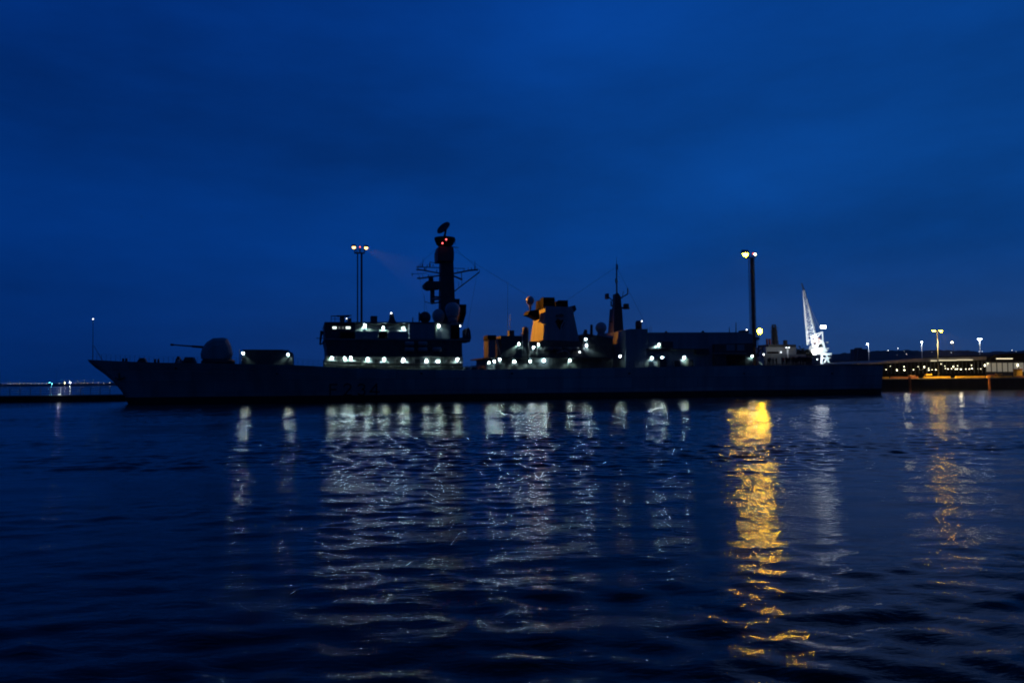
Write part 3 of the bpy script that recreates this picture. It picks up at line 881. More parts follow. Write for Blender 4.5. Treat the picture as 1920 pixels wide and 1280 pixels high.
# hangar
YH = -6.9
g = MB(); pxpoly(g, [(1173, 697), (1173, 619), (1182, 616.5), (1215, 616.5), (1216, 697)], YH, -YH, 0.015); part(g, 'hangar_fore_house', M['grey'])
g = MB(); pxpoly(g, [(1216.3, 697), (1216.3, 623), (1401, 622.5), (1412, 628), (1413, 697)], YH + .15, -YH - .15, 0.015); hang = part(g, 'hangar', M['grey'])
xh = S(1413, 690, YH)[0]
g = MB(); zd = deck_z(xh); g.box(xh, xh + .12, -4.2, 4.2, zd, zd + 5.2); hd = part(g, 'hangar_door', M['dgrey'], hang)
g = MB()
for k in range(9): g.box(xh + .12, xh + .16, -4.1, 4.1, zd + .3 + k * .55, zd + .36 + k * .55)
part(g, 'door_slat', M['grey'], hd)
g = MB(); pxpoly(g, [(1340, 697), (1340, 645), (1412, 643), (1412, 697)], YH - .6, YH + .1); part(g, 'hangar_side_house', M['dgrey'])
g = MB(); pxbox(g, 1338, 661.5, 1400, 663, YH - 1.1, YH - .5); part(g, 'side_ledge', M['grey'])
for a, b_, y0_, y1_ in ((1362, 1378, 646, 657), (1382, 1396, 646, 657), (1362, 1398, 666, 690)):
    g = MB(); pxbox(g, a, y0_, b_, y1_, YH - .66, YH - .58); part(g, 'side_panel', M['black'] if y0_ > 660 else M['grey'])
for a, b_, y0_, y1_ in ((1240, 1262, 640, 652), (1236, 1250, 672, 688), (1268, 1276, 676, 690), (1290, 1300, 674, 690), (1305, 1330, 655, 664)):
    g = MB(); pxbox(g, a, y0_, b_, y1_, YH - .5, YH + .1); part(g, 'deck_locker', M['dgrey'])
g = MB(); pxbox(g, 1216, 653.5, 1330, 655, YH - .9, YH + .1); part(g, 'side_gallery', M['dgrey'])
g = MB(); c = P3(1197.5, 617, -3); tp = P3(1197.5, 601, -3); g.lathe(c, [(.55, 0), (.55, tp.z - c.z - .25), (.35, tp.z - c.z)], 14); part(g, 'decoy_drum', M['dgrey'])
g = MB(); g.sphere(P3(1203.5, 602, -3.3), .09); part(g, 'drum_lamp', M['g_small'])
for a, y0_, r_ in ((1380, 604.5, .09), (1367.5, 613.5, .08), (1318, 620, .3), (1218, 611, .03), (1221, 611, .03), (1249, 620.5, .25)):
    g = MB(); g.tube(P3(a, 623, -5), P3(a, y0_, -5), r_, r_ * .6, 6); part(g, 'roof_post', M['dgrey'])
g = MB(); pxbox(g, 1393, 619, 1405, 623.5, -6, -4.5); part(g, 'flight_control_box', M['dgrey'])
g = MB(); g.sphere(P3(1400, 618, -6), .1); part(g, 'small_lamp', M['g_small'])
g = MB(); pxpoly(g, [(1413, 648), (1413, 632), (1424, 632), (1424, 636), (1419, 638), (1418, 650)], -6, -4.5); part(g, 'visual_landing_aid', M['dgrey'])
g = MB(); pxbox(g, 1419, 635.2, 1424.5, 637, -6.1, -5.6); part(g, 'landing_aid_lens', M['dome'])
g = MB()
for a, b_ in (((1417, 668), (1430, 650)), ((1430, 650), (1430, 668)), ((1422, 684), (1422, 648))): g.tube(P3(a[0], a[1], -5.5), P3(b_[0], b_[1], -5.5), .12)
part(g, 'boom_bracket', M['dgrey'])
g = MB(); pxpoly(g, [(1424, 684), (1423, 672), (1427, 668), (1430, 676), (1430.5, 684)], -6.5, -5.8); part(g, 'canvas_cover', M['dome'])
g = MB(); g.sphere(P3(1432, 664.5, -6), .13); part(g, 'small_lamp', M['g_small'])

# ---- guard rails
def rail(px0, px1, n, hgt=1.0, name='guard_rail', m='dgrey', net=False):
    g = MB(); pts = []
    x0 = on_hull(px0, 690, 0).x; x1 = on_hull(px1, 690, 0).x
    for k in range(n + 1):
        x = x0 + (x1 - x0) * k / n; z = deck_z(x)
        pts.append(Vector((x, -hull_hb(x, z) + .12, z)))
    up = Vector((0, 0, 1))
    for p in pts: g.tube(p - up * .05, p + up * hgt, .022, n=4)
    for f_ in (.33, .66, 1.0):
        for a, b_ in zip(pts[:-1], pts[1:]): g.tube(a + up * hgt * f_, b_ + up * hgt * f_, .013, n=4)
    if net:
        for a, b_ in zip(pts[:-1], pts[1:]):
            for t in np.linspace(0, 1, 11)[:-1]:
                p = a.lerp(b_, t); q = a.lerp(b_, t + .1); g.tube(p, q + up * hgt, .026, n=3); g.tube(q, p + up * hgt, .026, n=3)
    return part(g, name, M[m])


rail(182, 452, 30, .9); rail(452, 606, 16, .95); rail(606, 868, 30, 1.05, net=True, m='dgrey'); rail(868, 918, 6, 1.0); rail(918, 1150, 26, 1.05, net=False)
rail(1172, 1415, 28, 1.0)
# flight deck: netting lies folded out, low frames
g = MB()
for k in range(22):
    x0 = on_hull(1430 + k * 9.4, 684, 0).x; x1 = on_hull(1430 + (k + 1) * 9.4 - 1, 684, 0).x
    z = deck_z(x0) + .02; y = -hull_hb(x0, z)
    for a, b_ in (((x0, y, z), (x0, y - .9, z + .15)), ((x1, y, z), (x1, y - .9, z + .15)), ((x0, y - .9, z + .15), (x1, y - .9, z + .15)), ((x0, y - .45, z + .08), (x1, y - .45, z + .08))): g.tube(a, b_, .03, n=4)
part(g, 'flight_deck_net', M['dgrey'])
g = MB()
xs_ = LEN - .3
g.tube((xs_, 0, deck_z(xs_)), (xs_ + .5, 0, deck_z(xs_) + 3.2), .05, .03); part(g, 'ensign_staff', M['steel'])

# ---- deck lamps (bulkhead lights with a hood)
COOL = (0.72, 1.0, 0.93)


lv_ = random.Random(21)


def deck_lamp(px, py, yw, power=60, size=142, lens=.11, c=COOL, tilt=-.30, name='deck_lamp', m='g_cool'):
    x, z = S(px, py, yw)
    g = MB()
    g.box(x - .17, x + .17, yw - .34, yw + .02, z + .02, z + .16, .03, .0)
    hd_ = part(g, name, M['dgrey'])
    g = MB(); g.lathe((x, yw - .31, z - .10), [(lens * 1.2, 0), (lens * 1.2, .05), (lens, .3)], 12, 'Y'); part(g, 'casing', M['dgrey'], hd_)
    g = MB(); g.lathe((x, yw - .325, z - .10), [(lens, 0), (lens, .01)], 12, 'Y'); part(g, 'lens', M[m], hd_)
    if power: lamp('deck_lamp_light', 'SPOT', (x, yw - .24, z - .19), power * 23 * lv_.uniform(.7, 1.25), tuple(k_ * lv_.uniform(.94, 1) for k_ in c), .08, ship, (0, .10, -1), size + 6, .2)


for px, py, pw in ((622, 669.5, 60), (646, 670, 60), (657.5, 669.5, 65), (689, 671.5, 65), (720, 672, 65), (756, 673, 65), (799, 675, 62), (820.5, 675.5, 60)):
    deck_lamp(px, py, YW, pw)
deck_lamp(857, 672, YW - .1, 22)
deck_lamp(540, 663, -4.75, 80, 112)
deck_lamp(456, 660.5, -4.8, 34, 100)
# upper side lamps
for px, py, pw in ((684, 608.8, 40), (718.5, 613, 40), (756, 614, 40), (822, 610, 26)):
    deck_lamp(px, py, YB - (.3 if px > 800 else 0), pw)
# midships
deck_lamp(972, 643.5, Ym, 80, 128)
for px, py, pw, yy in ((916, 678.5, 5, YW), (926, 676.5, 5, YW), (936, 673, 20, YW + .3), (963.5, 676.5, 50, YW + .3), (993, 676, 110, YW + .3), (1067.5, 674.5, 75, YW + .3), (999, 650, 22, -4.5), (1009, 645, 40, -5.4)):
    deck_lamp(px, py, yy, pw, 122)
g = MB(); g.sphere(P3(1020, 676, YW), .14); part(g, 'small_lamp', M['g_cool'])
g = MB(); g.sphere(P3(1087, 660, YW), .13); part(g, 'small_lamp', M['g_small'])
deck_lamp(1098.5, 646.5, -4.8, 80, 128); deck_lamp(1097, 634.5, -4.8, 26, 120)
deck_lamp(1161, 667, -1.7 - 4.6, 5)
# hangar side
for px, py, pw in ((1234, 644.5, 40), (1221, 669.5, 22), (1240, 669, 14), (1281.5, 669, 26), (1341.5, 669.5, 42)):
    deck_lamp(px, py, YH + .0, pw)
deck_lamp(1408.5, 666.5, YH - .6, 30)

# ------------------------------------------------------------------ people on the flight deck
def skin_person(name, joints, edges, radii, cuts, mats_):
    me_ = bpy.data.meshes.new('sk'); me_.from_pydata(joints, edges, [])
    o_ = bpy.data.objects.new('sk', me_); col.objects.link(o_)
    o_.modifiers.new('s', 'SKIN')
    for v_, r_ in zip(me_.skin_vertices[0].data, radii): v_.radius = (r_, r_ * .8) if isinstance(r_, float) else r_
    me_.skin_vertices[0].data[0].use_root = True
    sb = o_.modifiers.new('u', 'SUBSURF'); sb.levels = 1; sb.render_levels = 1
    dg = bpy.context.evaluated_depsgraph_get(); dg.update()
    m2 = bpy.data.meshes.new_from_object(o_.evaluated_get(dg)); m2.name = name
    m2.materials.clear()
    for m_ in mats_: m2.materials.append(m_)
    for p_ in m2.polygons:
        p_.use_smooth = True
        z = p_.center.z; x = abs(p_.center.x)
        p_.material_index = 1 if z > 1.50 else (0 if z > .95 else 2)
    bpy.data.objects.remove(o_)
    return m2


def person_mesh(pose, top='cloth'):
    arm = {'stand': [(.21, .0, 1.40), (.27, .02, 1.12), (.25, -.06, .88), (.25, -.08, .79)],
           'folded': [(.21, .0, 1.40), (.27, .0, 1.13), (.08, -.22, 1.16), (.0, -.22, 1.17)],
           'behind': [(.21, .0, 1.40), (.29, .06, 1.14), (.12, .16, .95), (.05, .17, .90)],
           'point': [(.21, .0, 1.40), (.33, -.15, 1.25), (.36, -.40, 1.35), (.37, -.48, 1.37)]}[pose]
    J = [(0, 0, .98), (0, 0, 1.18), (0, 0, 1.40), (0, -.01, 1.53), (0, -.02, 1.62), (0, -.02, 1.72)]
    E = [(0, 1), (1, 2), (2, 3), (3, 4), (4, 5)]
    Rr = [(.17, .12), (.16, .11), (.18, .11), (.055, .055), (.085, .10), (.075, .09)]
    for s in (-1, 1):
        b0_ = len(J); A_ = arm if not (pose == 'point' and s < 0) else [(.21, .0, 1.40), (.27, .02, 1.12), (.25, -.06, .88), (.25, -.08, .79)]
        J += [(s * a, b_, c_) for a, b_, c_ in A_]; E += [(2, b0_), (b0_, b0_ + 1), (b0_ + 1, b0_ + 2), (b0_ + 2, b0_ + 3)]
        Rr += [(.065, .065), (.05, .05), (.038, .038), (.045, .03)]
        b0_ = len(J); J += [(s * .10, 0, .86), (s * .12, -.01, .48), (s * .13, .03, .09), (s * .14, -.13, .04)]
        E += [(0, b0_), (b0_, b0_ + 1), (b0_ + 1, b0_ + 2), (b0_ + 2, b0_ + 3)]
        Rr += [(.095, .095), (.068, .068), (.048, .048), (.05, .04)]
    return skin_person('person', J, E, Rr, None, [M[top], M['skin'], M['cloth']])


pm = {k: person_mesh(k) for k in ('stand', 'folded', 'behind', 'point')}
pm_red = person_mesh('folded', 'clothr'); pm_grey = person_mesh('stand', 'clothg')
rp_ = random.Random(3)
spots = [1434, 1440, 1443.5, 1448, 1451, 1456, 1466.5, 1469, 1473.5, 1476, 1479, 1481.5, 1484.5, 1487, 1489.5, 1491.5, 1494, 1496.5, 1499, 1501, 1503.5, 1506, 1508, 1510.5, 1513, 1515.5, 1518, 1521]
for i_, px in enumerate(spots):
    yl = rp_.uniform(-6.4, -3.4) if px > 1460 else rp_.uniform(-3, 1)
    x, _ = S(px, 684, yl)
    me_ = pm[rp_.choice(['stand', 'folded', 'behind', 'stand', 'point' if i_ % 9 == 4 else 'behind'])]
    lab = 'person in dark clothes standing in the crowd on the warship flight deck'
    grp = 'people in dark clothes on the flight deck'
    if px == 1469: me_ = pm_red; lab = 'person in a red top standing among the dark crowd on the flight deck'; grp = None
    if px == 1434: me_ = pm_grey; lab = 'person in a pale coat standing alone nearest the hangar on the flight deck'; grp = None
    o_ = bpy.data.objects.new('person', me_); col.objects.link(o_)
    s_ = rp_.uniform(.96, 1.06)
    o_.matrix_world = SM @ Matrix.Translation((x, yl, deck_z(x) - .03)) @ Matrix.Rotation(rp_.uniform(-1.2, 1.2) + (math.pi if rp_.random() < .4 else 0), 4, 'Z') @ Matrix.Scale(s_, 4)
    tag(o_, lab, 'person', grp)

# ------------------------------------------------------------------ quay, pier and land
QY, QZ = 28.0, 2.76


def lw(x, y, z): return SM @ Vector((x, y, z))


def placed(name, x, y, z, rz=0):
    o_ = empty(name); o_.matrix_world = SM @ Matrix.Translation((x, y, z)) @ Matrix.Rotation(rz, 4, 'Z'); return o_


def struct(mb, name, m):
    o_ = mb.build(name, m); o_.matrix_world = SM; tag(o_, kind='structure'); return o_


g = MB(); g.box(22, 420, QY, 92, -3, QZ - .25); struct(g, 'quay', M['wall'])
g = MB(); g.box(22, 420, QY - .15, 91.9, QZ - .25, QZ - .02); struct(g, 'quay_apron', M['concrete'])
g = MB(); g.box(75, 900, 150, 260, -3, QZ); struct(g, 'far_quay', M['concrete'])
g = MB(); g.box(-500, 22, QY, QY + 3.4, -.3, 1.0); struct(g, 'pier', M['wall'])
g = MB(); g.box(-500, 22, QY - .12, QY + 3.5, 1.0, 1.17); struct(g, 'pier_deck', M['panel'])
# pier guard rail
pr = placed('pier_railing', -8, QY, 1.17); tag(pr, 'thin pale metal railing along the low pier beyond the bow', 'railing')
g = MB(); xa = S(4, 730, QY)[0] + 8 - 60 * 0
xL = S(-60, 730, QY)[0] + 8; xR = S(206, 730, QY)[0] + 8; n = 14
st = (xR - xL) / n
for k in range(n + 1):
    g = MB(); x = xL + st * k; g.box(x - .07, x + .07, .1, .18, 0, 1.35); g.build('post', M['white'], pr)
for z in (1.35, .95, .55, .2):
    g = MB(); g.tube((xL, .13, z), (xR, .13, z), .035 if z < 1.3 else .055, n=5); g.build('rail', M['white'], pr)
x, z = S(111, 737, QY - .1)
t = placed('pier_lamp', x, QY - .1, 1.17); tag(t, 'small low lamp glinting on the edge of the pier beyond the bow', 'lamp')
g = MB(); g.tube((0, .5, 0), (0, .5, .75), .06, n=6); g.box(-.2, .2, .2, .6, .75, .85); g.build('post', M['steel'], t)
g = MB(); g.box(-.22, .22, .1, .18, .05, .14); g.build('lens', M['g_win'], t)
lamp('pier_light', 'POINT', (0, -.6, .9), 12, (.75, .8, 1.0), .1, t)
# kerb beam along the quay edge: long painted steel lengths with gaps
for k in range(12):
    xa = 128 + k * 9.2
    g = MB(); g.box(0, 7.6 if k % 3 else 8.6, 0, .4, 0, .42, .05, .04)
    o_ = g.build('kerb_beam', M['yellow'] if k % 4 in (1, 2, 3) else M['orange'])
    o_.matrix_world = SM @ Matrix.Translation((xa, QY + .05, QZ - .02))
    tag(o_, 'orange and yellow painted kerb beam along the quay edge', 'kerb', 'kerb beams along the quay edge')
# ladders on the quay wall
for px, lab in ((1704.5, 'orange ladder on the quay wall just past the stern of the warship'), (1853.5, 'orange ladder on the quay wall near the yellow box')):
    x = S(px, 715, QY)[0]
    t = placed('quay_ladder', x, QY, 0); tag(t, lab, 'ladder', 'ladders on the quay wall')
    for s_ in (-.22, .22):
        g = MB(); g.tube((s_, -.22, -.5), (s_, -.22, QZ + .55), .07, n=6); g.build('stile', M['orange'], t)
    for k in range(9):
        g = MB(); g.tube((-.22, -.22, .1 + k * .3), (.22, -.22, .1 + k * .3), .035, n=5); g.build('rung', M['orange'], t)
    g = MB(); g.tube((0, -.1, QZ + .6), (2.1 if px < 1800 else 2.6, .4, QZ + .62), .07, n=6); g.tube((2.1, .4, QZ), (2.1, .4, QZ + .62), .05, n=5); g.build('handrail', M['orange'], t)
# bollards
for px, lab in ((1740.5, 'yellow double bollard with a flat top on the quay, left of the two'), (1872.5, 'yellow double bollard with a flat top on the quay, beside the yellow box')):
    x = S(px, 705, QY + 1.6)[0]
    t = placed('mooring_bollard', x, QY + 1.6, QZ); tag(t, lab, 'bollard', 'mooring bollards on the quay')
    for s_ in (-.33, .33):
        g = MB(); g.lathe((s_, 0, 0), [(.24, 0), (.2, .1), (.2, .75)], 14); g.build('post', M['yellow'], t)
    g = MB(); g.box(-.95, .95, -.3, .3, .68, .95, .06, .05); g.build('cap', M['yellow'], t, .04)
# yellow cabinet at the right
x = S(1911.5, 700, QY + 2.2)[0]
t = placed('electric_cabinet', x, QY + 2.2, QZ); tag(t, 'square yellow power cabinet standing at the quay edge', 'cabinet')
g = MB(); g.box(-.95, .95, 0, .9, .1, 1.95); g.build('body', M['yellow'], t, .04)
g = MB(); g.box(-1.02, 1.02, -.08, .98, 1.95, 2.12); g.build('lid', M['orange'], t)
g = MB(); g.box(-.7, .7, -.03, .0, .3, 1.75); g.build('door', M['yellow'], t)
g = MB(); g.box(-.9, .9, .05, .85, 0, .1); g.build('plinth', M['dgrey'], t)
# white board beyond the stern
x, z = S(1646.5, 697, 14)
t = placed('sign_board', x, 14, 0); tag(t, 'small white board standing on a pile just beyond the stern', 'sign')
g = MB(); g.prism([(-.75, z - .35), (.5, z - .35), (.8, z + .4), (-.72, z + .36)], -.05, .05); g.build('board', glow('glowing_white_board', (.8, .85, 1.0), .55), t)  # board given its own glow in place of light falling on it
g = MB(); g.tube((0, .2, -1), (0, .2, z), .12, n=8); g.build('pile', M['black'], t)
g = MB(); g.sphere((-.5, -.1, S(1641, 709, 14)[1]), .14); g.tube((-.5, 0, S(1641, 709, 14)[1]), (0, .2, S(1641, 709, 14)[1]), .04); g.build('marker_lamp', M['g_small'], t)
lamp('marker_light', 'POINT', (-.5, -.6, S(1641, 709, 14)[1]), 12, (.9, .95, 1), .1, t)

# ---- high mast floodlights
def high_mast(px_pole, px_thin, py_top, yl, lab, heads, tf):
    x, zt = S(px_pole, py_top, yl)
    xb, _ = S(px_pole + (4 if px_pole > 1000 else 0), 700, yl)
    t = placed('floodlight_mast', x, yl, QZ); tag(t, lab, 'light mast', 'floodlight masts behind the warship')
    H_ = zt - QZ
    g = MB(); g.tube((0, 0, 0), (0, 0, H_), .42 if px_pole > 1000 else .24, .36 if px_pole > 1000 else .2, 10)
    if px_pole > 1000: g.lattice((0, 0, 0), (0, 0, H_), .95, .8, .06, 26, .03)
    g.build('pole', M['dgrey'], t)
    dx = S(px_thin, py_top, yl)[0] - x
    g = MB(); g.tube((dx, 0, 0), (dx, 0, H_), .11 * tf, .1 * tf, 6)
    for k in range(34): g.tube((dx - .35, 0, k * H_ / 34), (dx + .0, 0, k * H_ / 34), .03, n=4)
    g.build('service_ladder', M['dgrey'], t)
    g = MB(); g.box(min(dx, 0) - .6, max(0, dx) + .6, -.7, .7, H_, H_ + .14)
    for a in (min(dx, 0) - .6, max(0, dx) + .6, (dx) / 2): g.tube((a, -.7, H_), (a, -.7, H_ + 1.1), .05, n=5); g.tube((a, .7, H_), (a, .7, H_ + 1.1), .05, n=5)
    for z in (.55, 1.1): g.tube((min(dx, 0) - .6, -.7, H_ + z), (max(0, dx) + .6, -.7, H_ + z), .05, n=5)
    g.build('platform', M['steel'], t)
    for hx, hy, sc, aim, pw, colr, mm in heads:
        x2, z2 = S(hx, hy, yl - .9)
        lx, lz = x2 - x, z2 - QZ
        g = MB(); g.box(lx - .5 * sc, lx + .5 * sc, -1.05, -.5, lz + .12, lz + .42 * sc + .12, .1, .05); g.tube((lx, -.8, lz), (lx * .55, -.6, H_ + .1), .06)
        h_ = g.build('floodlight', M['steel'], t)
        r_ = .34 * sc
        g = MB(); g.lathe((lx, -.95, lz), [(r_ * 1.12, 0), (r_ * 1.12, .12), (r_ * .6, .3)], 16, 'Y'); g.build('reflector', M['dgrey'], h_)
        g = MB(); g.lathe((lx, -.97, lz), [(r_, 0), (r_, .01)], 16, 'Y'); g.build('lens', M[mm], h_)
        if pw: lamp('flood_light', 'SPOT', (lx, -1.6, lz - .3), pw, colr, .35, t, aim[:3], aim[3], .4)


SOD = (1.0, 0.55, 0.07)
M['g_sodw'] = glow('pale_sodium_lens', (1.0, 0.52, 0.14), 7)
_m = P3(678, 475, QY + 5)


def aim_at(px, py, yl, size):
    v_ = (P3(px, py, yl) - _m).normalized(); return (v_.x, v_.y, v_.z, size)


high_mast(678, 670.5, 475, QY + 5, 'tall steel floodlight mast with two orange lamps behind the bridge of the warship',
          [(663.5, 463.5, 1.0, aim_at(432, 650, 1, 26), 3000, (1, .62, .2), 'g_sodw'), (686.5, 464.5, 1.0, aim_at(985, 628, 0, 31), 190000, (1, .33, .006), 'g_sodw'),
           (675, 463, .35, (0, -.8, -.6, 150), 0, (1, .45, .25), 'g_red')], 1.2)
high_mast(1410, 1403.5, 484, QY + 5, 'tall steel floodlight mast with a glaring orange lamp behind the hangar of the warship',
          [(1397.5, 476, 1.9, (-.7, -.8, -1, 70), 9000, SOD, 'g_sod'), (1415.5, 476.5, .7, (.6, -.3, -.7, 90), 4000, (1, .8, .6), 'g_warm')], .7)
# red lamp on the right mast
x, z = S(1410, 475, QY + 4)
t_ = [o_ for o_ in bpy.data.objects if o_.name == 'floodlight_mast.001'][0]
g = MB(); g.sphere((0, -.7, 484 * 0 + (z - QZ)), .22); g.build('red_warning_lamp', glow('dull_red_lens', (1, .15, .1), 3), t_)
# sodium lamp low beside the hangar
x, z = S(1420.5, 621, QY + 3)
t = placed('sodium_street_lamp', x, QY + 3, QZ); tag(t, 'glaring yellow street lamp showing just past the end of the hangar', 'street lamp')
g = MB(); g.tube((0, 0, 0), (0, 0, z - QZ + .4), .14, .09, 8); g.build('pole', M['steel'], t)
g = MB(); g.box(-.6, .6, -.8, .3, z - QZ + .35, z - QZ + .6, .1, .1); h_ = g.build('lamp_head', M['steel'], t)
g = MB(); g.lathe((0, -.9, z - QZ), [(.62, 0), (.62, .15), (.3, .4)], 16, 'Y'); g.build('reflector', M['dgrey'], h_)
g = MB(); g.lathe((0, -.92, z - QZ), [(.55, 0), (.55, .01)], 16, 'Y'); g.build('lens', M['g_sod'], h_)
lamp('street_light', 'SPOT', (0, -1.2, z - QZ - .3), 9000, (1, .58, .05), .4, t, (0, -.5, -1), 90, .5)

# ---- other lamp posts
def lamp_post(px, py, yl, heads, lab, grp, m, colr, pw, base=QZ, arm=1.2, hs=1.0, polem='steel', fwd=0.0):
    x, z = S(px, py, yl)
    t = placed('street_lamp', x, yl, base); tag(t, lab, 'street lamp', grp)
    H_ = z - base
    g = MB(); g.tube((0, 0, 0), (0, 0, H_ + .15), .13, .08, 8)
    for s_ in heads: g.tube((0, 0, H_ + .1), (s_ * arm, -.1, H_ + .25), .06, n=6)
    g.build('pole', M[polem], t)
    for s_ in heads:
        g = MB(); g.box(s_ * arm - .4 * hs, s_ * arm + .4 * hs, -.35, .2, H_ + .18, H_ + .34, .08, .06); h_ = g.build('lamp_head', M['steel'], t)
        g = MB(); g.sphere((s_ * arm, -.1, H_ + .08), .33 * hs, .5, 12); g.build('lens', M[m], h_)
        if pw: lamp('street_light', 'SPOT', (s_ * arm, -.3 - fwd, H_ - .2), pw, colr, .25, t, (0, -.25, -1), 125, .3)
    return t


WARM = (1.0, .80, .45); WHT = (.85, .93, 1.0)
lamp_post(1757, 621, QY + 1.0, (-1, 1), 'tall lamp post with two warm lamp heads at the quay edge', None, 'g_post', (1, .66, .2), 24000, arm=1.0, hs=1.0, polem='dgrey', fwd=1.4)
lamp_post(1628.5, 645, 150, (-1,), 'thin lamp post with a single white head just behind the stern', 'lamp posts beyond the terminal', 'g_white', WHT, 260, arm=.7, hs=.9, polem='white')
lamp_post(1728, 642, 78, (0,), 'plain white lamp post rising over the left half of the terminal roof', 'lamp posts beyond the terminal', 'g_white', WHT, 120, arm=.5, hs=.6, polem='white')
lamp_post(1836.5, 636.5, 78, (-1, 1), 'white lamp post with two close heads rising over the middle of the terminal roof', 'lamp posts beyond the terminal', 'g_white', WHT, 160, arm=.45, hs=.8, polem='white')
lamp_post(1787, 642, 120, (-1,), 'single pale lamp on a dark post behind the terminal roof', 'lamp posts beyond the terminal', 'g_warm', WARM, 0, base=0, arm=.6, hs=1.1, polem='dgrey')
lamp_post(1476.5, 652, 80, (-1, 1), 'short lamp post with two white heads in front of the pale ship', 'lamp posts beyond the terminal', 'g_small', WHT, 60, arm=.45, hs=.6, polem='white')

lamp_post(1992, 618, QY + 1.0, (-1, 1), 'added twin-headed lamp post, out of view past the yellow cabinet', None, 'g_post', (1, .66, .2), 14000, arm=1.0, hs=1.15, polem='dgrey', fwd=1.4)  # added post out of view, there to light the yellow cabinet

# ---- ferry terminal: long low hall
yT = QY + 20
x0 = S(1600, 690, yT)[0]; x1 = S(2010, 690, yT)[0]
t = placed('ferry_terminal', 0, 0, 0); tag(t, 'long low terminal hall with a pale roof edge and lit glass front', 'terminal building')


def TP(px, py, yy=yT): return S(px, py, yy)


# roof: pale fascia following its gentle rise
top_ = [(1600, 681.5), (1640, 680), (1664, 676.5), (1700, 673), (1760, 671), (1830, 669), (1850, 668.2)]
bot_ = [(1850, 674.5), (1830, 675), (1760, 677), (1700, 678.8), (1664, 681), (1640, 682.3), (1600, 683)]
g = MB(); g.prism([TP(*p_) for p_ in top_ + bot_], yT, yT + .4); g.build('roof_fascia', M['roof'], t)
g = MB(); g.prism([TP(a, b_ + .6) for a, b_ in top_] + [TP(a, b_ - .6) for a, b_ in bot_], yT + .4, yT + 26); g.build('roof', M['dgrey'], t)
g = MB(); g.prism([TP(1850.5, 675), TP(1850.5, 669.5), TP(1865, 664.5), TP(1895, 662), TP(1990, 661), TP(1990, 674)], yT - 1, yT + 26); g.build('entrance_roof', M['black'], t)
for a, y, b_ in ((1760, 675.6, 1794), (1795, 674.8, 1824), (1869, 672.4, 1899), (1746, 676.3, 1757)):
    g = MB(); xa, za = TP(a, y, yT - .3 if a < 1860 else yT - 1.2); xb, zb_ = TP(b_, y - .6, yT - .3 if a < 1860 else yT - 1.2)
    yy = yT - .3 if a < 1860 else yT - 1.2
    g.box(xa, xb, yy, yy + .2, za - .05, za + .11); g.build('strip_light', glow('strip_light', (1, .86, .55), 1.1 if a < 1860 else 2.2), t)
# base plinth + back wall of the hall
g = MB(); xa, _ = TP(1652, 700, yT + 9); xb, _ = TP(1990, 700, yT + 9)
g.box(xa, xb, yT + 9, yT + 26, QZ, TP(1750, 678, yT + 9)[1]); g.build('inner_wall', M['black'], t)
g = MB(); g.box(TP(1655, 700)[0], TP(1990, 700)[0], yT, yT + .3, QZ, QZ + 1.15); g.build('plinth', M['black'], t)
# glazing posts
for k in range(26):
    px = 1664 + k * 7.4
    if px > 1848: break
    g = MB(); xa, zt_ = TP(px, 679 - (px - 1664) * .022); g.box(xa - .07, xa + .07, yT + .02, yT + .16, QZ + 1.1, zt_); g.build('mullion', M['dgrey'], t)
# pale lit panels at the right
for k in range(9):
    px = 1849.5 + k * 10.3
    g = MB(); xa, za = TP(px, 680, yT - .2); xb, zb_ = TP(px + 8.6, 696.5, yT - .2); g.box(xa, xb, yT - .2, yT - .1, zb_, za)
    g.build('lit_panel', M['g_panel'], t)
g = MB(); g.box(TP(1848, 690, yT - .05)[0], TP(1960, 690, yT - .05)[0], yT - .08, yT, QZ, TP(1848, 676, yT)[1]); g.build('panel_wall', M['dgrey'], t)
# hall lamps
rl = random.Random(11)
hl = [(1662, 692.5, 1.6), (1669.5, 686, 1.2), (1682, 693.5, 2.2), (1695.5, 687, 2.4), (1696, 693.5, 3.4), (1713, 693, 2), (1722, 687, 1.3), (1724, 691.5, 1.2), (1731, 692, 1.6), (1733.5, 687.5, 2.2),
      (1741.5, 690, 1.6), (1742, 693.5, 2.6), (1748, 693, 1.4), (1755, 693, 2.4), (1765, 682, 1.6), (1772, 686, 1.5), (1773, 690.5, 1.5), (1778, 691.5, 2.2), (1784, 691, 2.2), (1788, 687, 2.2), (1791, 691.5, 3), (1796, 685.5, 1.7),
      (1795, 691.5, 2.6), (1802, 691.8, 3.2), (1812, 691.5, 2.8), (1818, 691.5, 2.4), (1822, 684.5, 1.6), (1823, 690.5, 2.8), (1834.5, 691.3, 1.8), (1839.5, 691.3, 1.4), (1847, 684.5, 3.0), (1853, 681, 1.5), (1909, 684, 3.2)]
for a, y, sz_ in hl:
    dep = yT + rl.choice([1.5, 3, 5]) if a < 1845 else yT - .4
    g = MB(); xa, za = TP(a, y, dep); k = sz_ * .07
    tall = (a in (1682, 1733.5, 1788, 1847, 1909))
    g.box(xa - k * (.9 if not tall else .55), xa + k * (.9 if not tall else .55), dep, dep + .15, za - k * (.5 if not tall else 1.5), za + k * (.4 if not tall else 1.2), k * .2, 0)
    g.build('hall_lamp', M['g_hall'], t)
lamp('hall_light', 'POINT', ((TP(1700, 690, yT + 4)[0]), yT + 4, 5.5), 180, (1, .9, .6), .5, t)
lamp('hall_light', 'POINT', ((TP(1800, 690, yT + 4)[0]), yT + 4, 5.5), 260, (1, .9, .6), .5, t)
